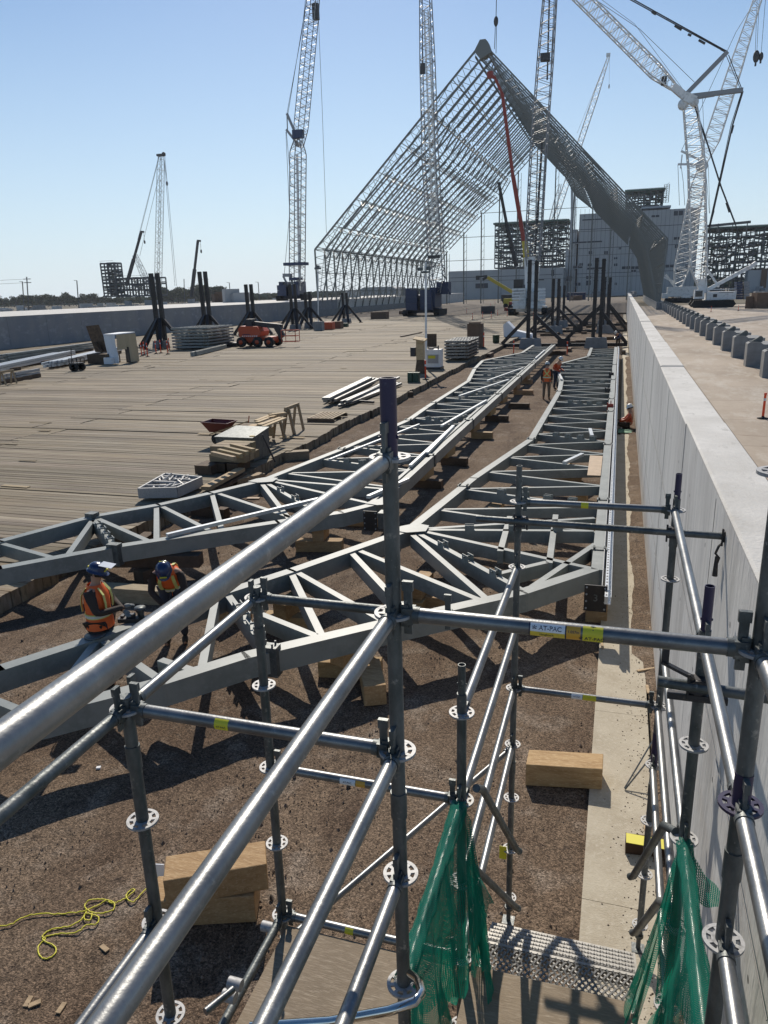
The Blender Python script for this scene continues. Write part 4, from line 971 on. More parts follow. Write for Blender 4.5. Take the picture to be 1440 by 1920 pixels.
# ---- left lattice boom crane behind the left wall
Y=182
def q(x,y,Y=Y): return PY(x,y,Y)
T=thing('crawler_crane',q(556,548)*1,'tall lattice crane with luffing jib standing beyond the left wall, left of the A-frame','crane')
T.location.z=0; ORG[T.name]=Vector(T.location)
x0=q(556,548).x; Wd=crawler(T,x0-2,Y+3,PI/2+.15,'blue_steel',z0=3.85,gauge=6.4,tr_len=8.5,house=(8,5,3))
m=MB(); m.lat(q(557,548),q(559,262),[(0,1.2),(.08,3.0),(.92,3.0),(1,1.4)],34,.13,.06); m.build('main_boom','crane_grey',T)
m=MB(); m.bar(q(562,545,Y),q(557,290,Y),.4,.6); m.build('boom_ladder','crane_white',T)
m=MB(); m.lat(q(561,275),q(591,-40),[(0,1.5),(.12,2.6),(.8,2.4),(1,1.8)],36,.11,.055); m.build('luffing_jib','crane_grey',T)
m=MB(); m.bar(q(538,213),q(559,262),.5,.5); m.bar(q(537,243),q(562,275),.5,.5); m.bar(q(538,213),q(539,243),.2,.2); m.build('jib_strut','crane_grey',T)
m=MB(); cbl(m,[q(538,213),q(566,60),q(575,-20)]); cbl(m,[q(540,213),q(578,-20)]); cbl(m,[q(536,247),q(543,400),q(533,515)]); cbl(m,[q(537,247),q(546,350)]); cbl(m,[q(597,30),q(604,200),q(612,437)],.05); m.build('cables','cable',T)
m=MB(); m.bar(q(531,516),q(547,516),.8,.8); m.bar(q(531,518),q(545,545),.4,.4); m.bar(q(545,518),q(552,545),.4,.4); m.build('back_mast','crane_grey',T)
m=MB(); 
for yy,w in ((495,2.8),(523,1.1)): m=MB(); p=q(555,yy); m.box(p.x-w*.95,p.x+w*.95,p.y-1.9,p.y+1.9,p.z-.35,p.z+.35); m.build('dark_platform','blue_steel',T)
m=MB()
p=q(561,247); m.box(p.x-1.2,p.x+1.4,p.y-1.6,p.y-.2,p.z-1.6,p.z+.2)
m.build('dark_platform','blue_steel',T)
m=MB(); p=q(592,22); m.box(p.x-.7,p.x+.7,p.y-.5,p.y+.5,p.z-1.6,p.z+1.6); m.build('hook_block','cable',T)
# ---- crane B, dark blue in front of A-frame
Y=155
def q(x,y,Y=Y): return PY(x,y,Y)
b0_=G(828,586,.4); T=thing('crawler_crane',b0_,'dark blue crawler crane with tall lattice mast on the deck before the A-frame','crane')
Wd=crawler(T,b0_.x-.1,Y+1.5,PI/2,'blue_steel',house=(6,6.2,3.9),z0=.36,gauge=6.6,tr_len=8,cwn=3)
m=MB(); m.lat(q(822,550),q(807,300),[(0,1.0),(.12,2.7),(1,2.7)],28,.11,.055); m.lat(q(807,300),q(797,-40),[(0,2.7),(.55,2.4),(1,1.7)],32,.10,.05); m.build('main_boom','crane_grey',T)
m=MB(); m.lat(q(816,420),q(799,20),[(0,1.0),(1,.8)],44,.07,.04); m.build('inner_ladder','crane_white',T)
m=MB(); p=q(817,482); m.box(p.x-1.2,p.x+1.2,p.y-2,p.y-1.4,p.z-.3,p.z+.3); p=q(797,133); m.box(p.x-.4,p.x+.4,p.y-1.9,p.y-1.4,p.z-.9,p.z+.9); m.build('dark_sign','cable',T)
m=MB(); m.bar(q(815,552),q(832,527),.3,.3); m.bar(q(845,552),q(832,527),.3,.3); m.box(q(818,550).x,q(840,550).x,Y,Y+3,q(820,552).z,q(820,528).z*.9+.6); m.build('gantry','blue_steel',T)
m=MB(); cbl(m,[q(831,500),q(838,530)]); cbl(m,[q(792,0),q(791,205),q(790,235)]); m.path([q(828,500),q(834,503),q(828,512),q(834,520)],.12,5); m.build('cables','cable',T)
# ---- crane C with white counterweights
Y=148
def q(x,y,Y=Y): return PY(x,y,Y)
b0_=G(993,589,.4); T=thing('crawler_crane',b0_,'crawler crane with white counterweight stacks and tall lattice boom in the middle of the deck','crane')
Wd=crawler(T,b0_.x,Y+2,PI/2,'crane_white',house=(5,3.0,2.5),z0=.36,gauge=6.2,tr_len=8,cwn=1)
for x0,x1 in ((964,989),(1005,1024)):
    for i in range(6):
        a=q(x0,573-i*5.6); b=q(x1,573-(i+1)*5.6+.8); m=MB(); m.box(a.x,b.x,Y-3,Y-1,a.z,b.z); m.build('counterweight','crane_white',T)
m=MB(); m.bar(q(997,575),q(993,482),1.9,1.9,up=(0,1,0)); m.bar(q(1000,575),q(1008,500),.8,.8); m.build('mast_base','crane_white',T)
m=MB(); m.lat(q(998,500),q(1009,296),[(0,1.8),(.15,2.7),(1,2.7)],24,.11,.055); m.lat(q(1009,296),q(1034,-40),[(0,2.7),(.6,2.5),(1,2.0)],32,.10,.05); m.build('main_boom','crane_grey',T)
m=MB(); m.bar(q(1003,480),q(1017,260),.35,.5); m.bar(q(1026,150),q(1030,0),.25,.25); m.box(q(1023,140).x-.8,q(1023,140).x+.8,Y-2,Y-1,q(1030,118).z,q(1030,104).z); m.build('hoist_tackle','cable',T)
m=MB(); cbl(m,[q(985,200),q(988,500)] ,.04) if False else None; cbl(m,[q(1040,-20),q(1032,150),q(1012,480)]); m.build('cables','cable',T)
# ---- red telescopic boom
Y=160
def q(x,y,Y=Y): return PY(x,y,Y)
b0_=G(962,578,.4); T=thing('boom_lift',b0_,'red telescopic boom lift with yellow base section reaching up to the ridge of the A-frame','boom lift')
m=MB(); m.bar(q(989,492),q(962,330),.75,.85); m.build('boom_section','red_paint',T); m=MB(); m.bar(q(962,331),q(942,176),.6,.65); m.build('boom_section','red_paint',T)
m=MB(); m.bar(q(942,177),q(928,146),.4,.5); m.bar(q(928,146),q(918,140),.6,.6); m.box(q(915,140).x-.1,q(915,140).x+1.0,Y-.5,Y+.5,q(919,140).z-.6,q(919,140).z+.5); m.build('platform_basket','red_paint',T)
m=MB(); m.bar(q(994,560),q(984,452),1.1,1.2); m.build('boom_base','yellow_paint',T)
m=MB(); p=q(985,575); m.box(p.x-3.2,p.x+1,Y-1.3,Y+1.3,1.3,2.6); m.build('chassis','red_paint',T)
for dx in (-2.6,.4):
    for dy in (-1.3,1.3): m=MB(); m.lathe((p.x+dx,Y+dy,1.25),[(.0,-.25),(.85,-.25),(.85,.25),(0,.25)],14,'y'); m.build('wheel','rubber',T)
# ---- dark telescopic boom at the far gable
Y=262
def q(x,y,Y=Y): return PY(x,y,Y)
T=thing('telescopic_crane',(q(968,500).x,Y,0),'thin black telescopic crane boom leaning left under the far end of the A-frame','crane')
m=MB(); m.bar(q(968,500),q(950,420),1.1,1.2); m.bar(q(950,420),q(935,342),.8,.9); m.build('boom','cable',T)
m=MB(); p=q(970,520); m.box(p.x-5,p.x+5,Y-1.5,Y+1.5,1.2,3.2); m.box(p.x-1,p.x+2,Y-1.4,Y+1.4,3.2,8); m.build('carrier','cable',T)
for dx in (-4,-2,2,4): m=MB(); m.lathe((p.x+dx,Y-1.6,1.1),[(0,-.2),(.7,-.2),(.7,.2),(0,.2)],12,'y'); m.build('wheel','rubber',T)
# ---- white crane D on the right
Y=172
def q(x,y,Y=Y): return PY(x,y,Y)
b0_=G(1338,576,.4); T=thing('crawler_crane',b0_,'white crawler crane on the right slab with its jib reaching up to the left','crane')
b0x=b0_.x
def pbx(name,mat,x0,x1,y0,y1,d0,d1,par=None):
    a=q(x0,y1); b=q(x1,y0); m=MB(); m.box(a.x,b.x,Y+d0,Y+d1,a.z,b.z); return m.build(name,mat,par or T)
for dd in (-3.2,3.2):
    a=q(1292,577); b=q(1376,564); m=MB(); m.prism([(a.x+.6,.4),(b.x-.6,.4),(b.x,1.0),(b.x-.5,1.75),(a.x+.5,1.75),(a.x,1.0)],Y+dd-.6,Y+dd+.6,'y')
    for i in range(16): xx=a.x+.6+i*(b.x-a.x-1.2)/15; m.box(xx-.15,xx+.15,Y+dd-.65,Y+dd+.65,1.751,1.83)
    m.build('crawler_track','rubber',T)
pbx('carbody','crane_white',1318,1352,561,569,-2.5,2.5)
h=pbx('machinery_house','crane_white',1322,1378,546,562,-2.6,2.6)
pbx('house_panel','cable',1334,1342,551,557,-2.66,-2.61,h); pbx('house_panel','cable',1345,1372,547.5,549,-2.66,-2.61,h); pbx('roof_rail','crane_white',1330,1376,541,543.5,-2.2,-2.0,h)
c=pbx('cab','crane_white',1299,1319,543,560,-3,-.9); pbx('cab_window','glass_dark',1301,1315,545,556,-3.06,-3.01,c)
for i in range(7):
    for x0,x1 in ((1379,1390),(1392,1403)): pbx('counterweight','blue_steel' if x0<1390 else 'crane_grey',x0,x1,528+i*4.8,532.2+i*4.8,-2,2)
m=MB(); m.lat(q(1317,548),q(1310,500),[(0,.9),(1,3.0)],5,.14,.07); m.lat(q(1310,500),q(1306,311),[(0,3.0),(1,3.0)],20,.14,.07); m.lat(q(1306,311),q(1293,192),[(0,3.0),(.3,2.9),(1,2.3)],13,.13,.065); m.build('main_boom','crane_white',T)
m=MB(); m.bar(q(1317,550),q(1316,522),1.8,1.4); m.build('boom_foot','crane_white',T); m=MB(); m.bar(q(1284,181),q(1303,190),1.4,1.6); m.lathe(q(1281,196),[(0,-.4),(1,-.4),(1,.4),(0,.4)],14,'y'); m.lathe(q(1302,192),[(0,-.4),(.8,-.4),(.8,.4),(0,.4)],14,'y'); m.build('boom_head','crane_white',T)
m=MB(); a=q(1284,181); m.bar(a,q(1262,162),1.3,1.3); m.lat(q(1262,162),q(1229,133),[(0,1.2),(1,2.4)],5,.14,.07,); m.lat(q(1229,133),q(1075,-20),[(0,2.4),(1,2.3)],24,.13,.065); m.build('jib','crane_white',T)
m=MB(); m.bar(q(1286,177),q(1364,97),.75,.75); m.build('jib_strut','crane_grey',T)
m=MB(); m.bar(q(1292,181),q(1393,169),.8,.8); m.bar(q(1292,186),q(1340,178),.5,.5); m.build('jib_strut','crane_grey',T)
m=MB(); m.bar(q(1411,498),q(1327,543),.7,.7); m.bar(q(1409,495),q(1413,500),1.6,1.6); m.bar(q(1348,538),q(1326,505),.4,.4); m.build('back_mast','crane_white',T)
m=MB(); cbl(m,[q(1364,97),q(1175,-8)],.11); cbl(m,[q(1363,99),q(1172,-6)],.1); cbl(m,[q(1366,103),q(1391,167)],.08); cbl(m,[q(1362,105),q(1389,169)],.06)
cbl(m,[q(1393,171),q(1374,233),q(1353,327),q(1331,425)],.15); cbl(m,[q(1391,171),q(1371,233),q(1351,327),q(1329,425)],.07); cbl(m,[q(1302,198),q(1324,262),q(1352,350),q(1378,418)],.15); cbl(m,[q(1378,418),q(1395,470),q(1409,497)],.1); cbl(m,[q(1331,425),q(1326,480),q(1322,540)],.06)
for (a_,b_) in (((1222,22),(1230,27)),((1265,48),(1278,56)),((1290,64),(1296,67)),((1310,75),(1322,82)),((1352,92),(1360,96)),((1375,235),(1371,250)),((1338,395),(1334,410)),((1362,380),(1368,398)),((1318,245),(1322,257))): m.tube(q(*a_),q(*b_),.22,6)
m.build('pendant_cables','cable',T)
m=MB(); cbl(m,[q(1113,-3),q(1200,55),q(1302,154)],.05); cbl(m,[q(1095,-25),q(1190,45),q(1284,172)],.04); m.build('cables','crane_grey',T)
m=MB(); p=q(1245,150); m.box(p.x-.5,p.x+.5,Y-.4,Y+.4,p.z-.9,p.z+.6); m.build('jib_sheave','cable',T)
# ---- crane E behind
Y=236
def q(x,y,Y=Y): return PY(x,y,Y)
T=thing('crawler_crane',(q(1285,550).x,Y,0),'second white lattice crane behind, its jib leaning up to the right','crane')
m=MB(); m.lat(q(1270,543),q(1278,505),[(0,1.5),(1,3.8)],4,.17,.09); m.lat(q(1278,505),q(1308,350),[(0,3.8),(1,3.4)],17,.17,.09); m.lat(q(1308,350),q(1318,308),[(0,3.4),(1,1.6)],5,.15,.08); m.build('main_boom','crane_white',T)
m=MB(); m.lat(q(1318,308),q(1335,262),[(0,1.6),(1,3.8)],5,.14,.07); m.lat(q(1335,262),q(1424,-12),[(0,3.8),(.5,3.2),(1,1.8)],30,.14,.07); m.build('luffing_jib','crane_white',T)
m=MB(); m.bar(q(1316,308),q(1271,308),.5,.5); m.bar(q(1318,303),q(1277,283),.5,.5); m.bar(q(1279,290),q(1276,316),.3,.3); m.lathe(q(1316,311),[(0,-.5),(1.6,-.5),(1.6,.5),(0,.5)],14,'y'); m.build('jib_strut','crane_white',T)
m=MB(); cbl(m,[q(1277,284),q(1380,60),q(1422,-8)]); cbl(m,[q(1271,308),q(1274,385)]); cbl(m,[q(1277,310),q(1281,340),q(1284,385)]); 
for (a_,b_) in (((1420,-10),(1416,100)),((1424,-10),(1419,100)),((1436,-10),(1427,102))): cbl(m,[q(*a_),q(*b_)],.05)
cbl(m,[q(1317,180),q(1322,300),q(1330,400)],.05); cbl(m,[q(1328,310),q(1331,400)],.05); m.build('cables','cable',T)
for x,y,s in ((1418,106,1.0),(1427,106,.7)): m=MB(); p=q(x,y); m.ellip(p,.8*s,.5,1.5*s,8,6); m.tube(p+Vector((0,0,-1.4*s)),p+Vector((0,0,-2.2*s)),.25,6); m.build('hook_block','cable',T)
Wd=crawler(T,q(1285,556).x,Y,0,'crane_white',house=(8,5,2.6),z0=.1,gauge=6,tr_len=11,cwn=1)
m=MB(); m.bar(q(1268,540),q(1248,515),.6,.6); m.bar(q(1268,530),q(1245,520),.4,.4); m.build('back_mast','crane_white',T)
# ---- hoist line over the ridge
T=thing('hoist_line',(PY(930,70,YA).x,YA,52),'thin hoist line with a small hook block hanging above the ridge of the A-frame','hoist hook')
m=MB(); cbl(m,[PY(931,-8,YA),PY(930,36,YA)],.07); cbl(m,[PY(929,42,YA),PY(927,92,YA)],.06); cbl(m,[PY(931,42,YA),PY(930,100,YA)],.06); m.build('line','cable',T)
m=MB(); m.ellip(PY(930,40,YA),.45,.3,.9,8,6); m.build('hook_block','cable',T)
# ---- crane F and G far
for (Y,b,t,lab,w,tip) in ((470,(1068,330),(1142,104),'slender far lattice crane boom leaning right behind the A-frame',2.7,(1139,160)),(520,(1037,402),(1051,345),'tiny far crane boom seen under the A-frame roof',2.6,None)):
    def q(x,y,Y=Y): return PY(x,y,Y)
    d=(q(*t)-q(*b)); B_=q(*b); g0=B_-d*(B_.z/d.z)
    T=thing('crawler_crane',(g0.x,Y,0),lab,'crane'); m=MB(); m.lat(g0+Vector((0,0,2)),q(*t),[(0,1),(.06,w*1.1),(.85,w),(1,1.0)],54 if Y<500 else 20,.17,.09); m.build('main_boom','crane_white',T)
    m=MB(); 
    if tip: cbl(m,[q(1143,106),q(1142,160)],.08); cbl(m,[q(1140,104),q(1082,250)],.09); m.ellip(q(1142,162),.5,.5,1.2,6,4); m.box(q(1140,104).x-.9,q(1140,104).x+1.2,Y-.5,Y+.5,q(1140,104).z-.6,q(1140,104).z+1.1)
    m.box(g0.x-4,g0.x+5,Y-3,Y+3,.5,4.5); m.build('machine_base','crane_white',T)
# ---- far left cranes
Y=330
def q(x,y,Y=Y): return PY(x,y,Y)
T=thing('crawler_crane',(q(296,556).x,Y,0),'far lattice crane standing upright on the left horizon','crane')
m=MB(); m.lat(q(296,548),q(302,292),[(0,1.2),(.06,2.5),(.9,2.4),(1,1.8)],40,.13,.06); m.build('main_boom','crane_grey',T)
m=MB(); m.box(q(299,292).x-1,q(299,292).x+2.6,Y-1,Y+1,q(300,293).z,q(300,289).z); p=q(307,289); m.lathe(p,[(0,-.3),(.9,-.3),(.9,.3),(0,.3)],10,'y'); m.build('boom_head','cable',T)
m=MB(); 
for a_,b_ in (((299,292),(262,440)),((298,292),(258,450)),((298,330),(262,480)),((307,292),(328,536)),((309,292),(331,536)),((308,300),(314,345))): cbl(m,[q(*a_),q(*b_)],.10)
m.ellip(q(313,344),.7,.5,1,6,5); m.build('cables','crane_grey',T)
Wd=crawler(T,q(290,556).x,Y,0,'crane_grey',house=(7,5,3),z0=0,gauge=6,tr_len=9,cwn=1)
T=thing('crawler_crane',(q(275,556).x,Y+8,0),'short far lattice boom leaning between the black boom and the upright crane','crane')
m=MB(); m.lat(q(276,530),q(253,478),[(0,1),(.3,2.4),(1,1.6)],10,.12,.06); m.build('main_boom','crane_grey',T)
m=MB(); cbl(m,[q(253,478),q(249,480),q(245,520)],.1); m.box(q(272,540).x,q(285,540).x,Y+6,Y+10,0,4); m.build('machine_base','cable',T)
for (a_,b_,lab,Yq) in (((237,535),(265,435),'black telescopic crane boom leaning right beside the far steel frame',322),((359,556),(371,452),'lone black telescopic crane boom on the left horizon near the trees',322)):
    p=PY(*a_,Yq); r_=PY(*b_,Yq); T=thing('telescopic_crane',(p.x,Yq,0),lab,'crane'); mid=p+(r_-p)*.5
    m=MB(); m.bar(p,mid,1.2,1.3); m.bar(mid,r_,.85,.9); m.bar(r_+Vector((-.3,0,.2)),r_+Vector((1.4,0,.0)),.8,.8); m.tube(r_+Vector((1.2,0,0)),r_+Vector((1.2,0,-4)),.09,4); m.ellip(r_+Vector((1.2,0,-4.5)),.5,.4,.9,6,4); m.build('boom','cable',T)
    m=MB(); m.box(p.x-5,p.x+4,Yq-1.4,Yq+1.4,1,2.8); m.box(p.x-1.5,p.x+1,Yq-1.2,Yq+1.2,2.8,4.6); m.build('carrier','crane_grey',T)
# ---- yellow man lift under the A-frame
Y=200
def q(x,y,Y=Y): return PY(x,y,Y)
T=thing('boom_lift',G(962,575,.4),'yellow articulated boom lift with its jib folded out left in front of the low building','boom lift')
m=MB(); m.bar(q(961,548),q(914,520),.7,.8); m.build('lower_boom','yellow_paint',T); m=MB(); m.bar(q(914,520),q(905,524),.6,.6); m.bar(q(913,517),q(898,519),.35,.35); m.box(q(893,520).x,q(899,520).x,Y-.6,Y+.6,q(895,525).z,q(895,517).z); m.build('jib_and_basket','cable',T)
m=MB(); p=q(960,556); m.box(p.x-2,p.x+3,Y-1.2,Y+1.2,1,2.8); m.build('chassis','yellow_paint',T)
for dx in (-1.4,2.2): m=MB(); m.lathe((p.x+dx,Y-1.3,.95),[(0,-.2),(.6,-.2),(.6,.2),(0,.2)],12,'y'); m.build('wheel','rubber',T)
# ================================================================ BLACK SHORING POSTS
def shore_pair(x,y,ht,label,group,z0=.4):
    T=thing('shoring_post',(x,y,z0),label,'shoring post',group)
    for dx in (-.36,.36):
        m=MB(); m.bar((x+dx,y,z0),(x+dx*1.0-(.12 if dx<0 else .12),y,ht),.36,.36); 
        for i in range(int((ht-z0-1)/.8)): m.box(x+dx-.25,x+dx+.12,y-.2,y+.2,z0+1.2+i*.8,z0+1.26+i*.8)
        m.build('post','black_steel',T)
    for dx,dy in ((-2.6,-.2),(2.6,.3),(-.9,-1.9),(1.2,-2.2)):
        m=MB(); m.bar((x+dx*.12,y+dy*.12,z0+2.9),(x+dx,y+dy,z0+.1),.32,.32); m.box(x+dx-.3,x+dx+.3,y+dy-.2,y+dy+.2,z0,z0+.1); m.build('brace','black_steel',T)
    m=MB(); m.obox((x+.4,y-.9,z0),1.5,1.0,.75,0,.85); m.build('ballast','block_conc',T)
    return T
GS='black twin steel shoring posts standing in front of the left wall'
for i,(Yp,px,yt) in enumerate([(68.5,296,512),(78.5,385,509),(89.5,468,533),(103,549,533),(108.5,576,548),(124,645,549)]):
    x=PY(px+4,600,Yp).x; shore_pair(x,Yp,PY(px,yt,Yp).z,'tall black twin steel posts with splayed braces in front of the left wall' ,GS,.38)
def shore_frame(Yp,ht,label,px_off=0,dx=0):
    T=thing('shoring_trestle',(-4.9,Yp,0),label,'shoring frame','black shoring frames across the gravel bed')
    m=MB(); m.box(-10.6,.6,Yp-.15,Yp+.15,.12,.42); m.build('base_beam','black_steel',T)
    for c in (-7.75+dx,-2.05+dx):
        for s in (-.30,.30):
            h=ht*random.uniform(.985,1.02); m=MB(); m.box(c+s-.16,c+s+.16,Yp-.16,Yp+.16,.42,h)
            for i in range(int(h/.8)): m.box(c+s-.19,c+s+.19,Yp-.19,Yp+.19,.9+i*.8,.96+i*.8)
            m.build('post','black_steel',T)
        m=MB(); m.obox((c,Yp-.55,0.03),2.0,.7,.9,0,.85); m.build('ballast','block_conc',T)
    for a,b in (((-7.5+dx,2.9),(-4.9,.5)),((-2.3+dx,3.2),(-4.9,.5)),((-8.1+dx,2.8),(-10.4,.4)),((-1.7+dx,3.0),(.5,.4))):
        m=MB(); m.bar((a[0],Yp,a[1]),(b[0],Yp,b[1]),.3,.3); m.build('brace','black_steel',T)
    m=MB(); m.box(-5.4,-4.3,Yp-.2,Yp+.2,.1,.85); m.build('center_shoe','black_steel',T)
    return T
shore_frame(70,7.5,'nearest black shoring frame with two twin posts and V braces across the gravel bed')
shore_frame(92,6.1,'second black shoring frame behind the nearest one across the gravel bed',dx=.25)
shore_frame(106,5.4,'farthest black shoring frame across the gravel bed',dx=-.1)
m=MB(); a=PY(985,490,71.5); b=PY(1001,482,71.5); 
# timbers and sheets around the frames
for i in range(26):
    y=random.uniform(60,112); x=random.choice((random.uniform(-10,-6.5),random.uniform(-1.5,.4),random.uniform(-6,-3))); k=MB(); k.tint=jit((1,1,1),.3); k.obox((x,y,.03),random.uniform(.6,1.8),.3,.3,random.choice((0,1.57)))
    one('timber_block',k,'timber_dark','dark timber block lying around the black shoring frames on the far gravel bed','timber block','timber blocks around the shoring frames')
p=G(975,635,.1); m=MB(); m.prism([(p.x-1.6,.1),(p.x+1.5,.1),(p.x+1.2,.6),(p.x-.4,1.0),(p.x-1.3,1.9),(p.x-1.7,1.6)],p.y-.8,p.y+1.0,'y'); one('tarp_heap',m,'white_tarp','crumpled white tarp heap left of the nearest shoring frame','tarp')
for i in range(5):
    y=64-i*2.6+40; m=MB(); m.box(-.1,.65,y,y+.3,.05,.35); one('timber_block',m,'timber_dark','dark timber wedged between the shoring frames and the long wall','timber block','timbers between shoring frames and long wall')
# ================================================================ DECK PROPS
ZD=.37
def pbox(name,x0,x1,yb,yt,dep,mat,label,cat,group=None,z=ZD,lid=None,parts=None):
    a=G(x0,yb,z); b=G(x1,yb,z); h=PY(x0,yt,a.y).z-z; y=(a.y+b.y)/2
    T=thing(name,((a.x+b.x)/2,y,z),label,cat,group); m=MB(); m.box(a.x,b.x,y,y+dep,z,z+h); m.build('body',mat,T)
    if lid: m=MB(); m.box(a.x-.02,b.x+.02,y-.02,y+dep+.02,z+h+.001,z+h+.04); m.build('lid',lid,T)
    if parts: parts(T,a.x,b.x,y,z,h)
    return T,a.x,b.x,y,z,h
# white tarp booth
def booth(T,a,b,y,z,h):
    w=b-a
    m=MB(); m.add([(a+w*.0,y-.6,z),(a+w*.34,y-.9,z),(a+w*.30,y-.1,z+h*1.0),(a-.05,y+.2,z+h)],[(0,1,2,3)]); 
    m.build('side_flap','cardboard',T)
    m=MB(); n=12; vs=[];fs=[]
    for j in range(n+1):
        for i in range(n+1):
            u=i/n; v=j/n; x=a+w*(.08+.56*u)+.12*math.sin(v*5)*(1-v); vs.append((x,y-.9+.10*math.sin(u*9+v*3)+.05*math.sin(u*23),z+h*v))
    fs=[(j*(n+1)+i,j*(n+1)+i+1,(j+1)*(n+1)+i+1,(j+1)*(n+1)+i) for j in range(n) for i in range(n)]
    m.add(vs,fs,True); m.build('tarp_front','white_tarp',T)
    m=MB(); m.hexa([(a+w*.1,y-.95,z+h+.002),(a+w*.66,y-1.0,z+h+.002),(b-.2,y+.9,z+h+.05),(a+.4,y+.9,z+h+.05),(a+w*.1,y-.95,z+h+.06),(a+w*.66,y-1.0,z+h+.06),(b-.2,y+.9,z+h+.12),(a+.4,y+.9,z+h+.12)]); m.build('tarp_roof','white_tarp',T)
    m=MB(); vs=[];n=10
    for j in range(n+1):
        for i in range(n+1):
            u=i/n;v=j/n; vs.append((a+w*(.64+.36*u)+.06*math.sin(u*20+v*2),y-.92+1.6*u+.05*math.sin(u*16),z+h*(.48 if u<.6 else .02)+h*(.52 if u<.6 else .98)*v))
    m.add(vs,[(j*(n+1)+i,j*(n+1)+i+1,(j+1)*(n+1)+i+1,(j+1)*(n+1)+i) for j in range(n) for i in range(n)],True); m.build('tarp_side','tan_tarp',T)
a=G(196,682,ZD); b=G(262,678,ZD); hh=PY(200,628,a.y).z-ZD
T=thing('tarp_booth',((a.x+b.x)/2,a.y,ZD),'white tarp covered booth standing on the deck near the left wall','tarp booth'); booth(T,a.x,b.x,a.y+1,ZD,hh)
m=MB(); m.box(a.x+(b.x-a.x)*.7,b.x-.3,a.y+.9,a.y+2.2,ZD,ZD+hh*.55); m.build('dark_cabinet','clamp',T); 
m=MB(); p=a; m.obox((a.x+(b.x-a.x)*.3,a.y-.2,ZD),.7,.4,.5); one('sand_bag',m,'white_tarp','small pale sack at the foot of the white tarp booth','sack')
# open crate left of booth
p=G(165,682,ZD); q=G(197,680,ZD)
T=thing('wood_crate',((p.x+q.x)/2,p.y,ZD),'low open wooden crate with its lid raised left of the white tarp booth','crate'); m=MB(); m.box(p.x,q.x+1,p.y,p.y+1.6,ZD,ZD+.75); m.build('crate_body','timber_dark',T); m=MB(); m.bar((p.x,p.y+1.2,ZD+1.6),(p.x+.5,p.y+1.4,ZD+.8),1.0,.08); m.hexa([(p.x-.9,p.y+1.5,ZD+2.9),(p.x+.3,p.y+1.5,ZD+3.0),(p.x+.95,p.y+1.6,ZD+.8),(p.x-.4,p.y+1.6,ZD+.8),(p.x-.9,p.y+1.6,ZD+2.9),(p.x+.3,p.y+1.6,ZD+3.0),(p.x+.95,p.y+1.7,ZD+.8),(p.x-.4,p.y+1.7,ZD+.8)]); m.build('lid','timber_dark',T)
# cart
p=G(132,696,ZD); q=G(160,694,ZD); T=thing('hand_cart',((p.x+q.x)/2,p.y,ZD),'small black four wheeled cart with a tall handle on the deck left of the booth','cart')
m=MB(); m.box(p.x,q.x,p.y,p.y+.8,ZD+.5,ZD+.58); m.build('cart_bed','clamp',T); m=MB()
for s in (0,.8):
    m.tube((p.x,p.y+s,ZD+.9),(q.x,p.y+s,ZD+.9),.03,6)
    for x in (p.x,(p.x+q.x)/2,q.x): m.tube((x,p.y+s,ZD+.5),(x,p.y+s,ZD+.9),.03,6)
m.tube((p.x+.2,p.y,ZD+.5),(p.x+.35,p.y,ZD+1.7),.03,6); m.build('rail','clamp',T)
for x in (p.x+.25,q.x-.25):
    for s in (0,.8): m=MB(); m.lathe((x,p.y+s,ZD+.27),[(0,-.07),(.27,-.07),(.27,.07),(0,.07)],12,'y'); m.build('wheel','rubber',T)
# flat steel piles at far left
def steelpile(name,px0,py0,px1,py1,n,layers,label,dep=3.,L=None,mat='bright_steel',hh=.18,group=None):
    a=G(px0,py0,ZD+.25); b=G(px1,py1,ZD+.25); T=thing(name,tuple(a),label,'steel pile',group); d=(b-a); 
    for l in range(layers):
        for i in range(n):
            k=MB(); o=Vector((0,dep*i/n+random.uniform(-.05,.05),l*hh*1.25)); s=random.uniform(-.4,.4); e=d.normalized()*s
            k.bar(a+o+e,b+o+e,.15,hh); 
            k.build('steel_bar',mat,T)
    k=MB()
    for t in (.12,.5,.88): c=a+d*t; k=MB(); k.box(c.x-.15,c.x+.15,c.y-.2,c.y+dep+.2,ZD,ZD+.24); k.build('bearer','timber_dark',T)
    return T
steelpile('steel_pile',-60,702,100,668,5,2,'long flat pile of pale steel members at the left edge against the left wall',3.5)
steelpile('steel_pile',80,688,196,660,5,2,'flat pile of pale steel members ending behind the small black cart',3.0)
steelpile('steel_pile',-20,680,150,655,4,3,'darker rear pile of steel members along the foot of the left wall',3.,mat='truss_paint')
steelpile('steel_pile',3,712,50,703,4,2,'small stack of white steel bars beside the sawhorse at the left edge',1.2,mat='galv_white')
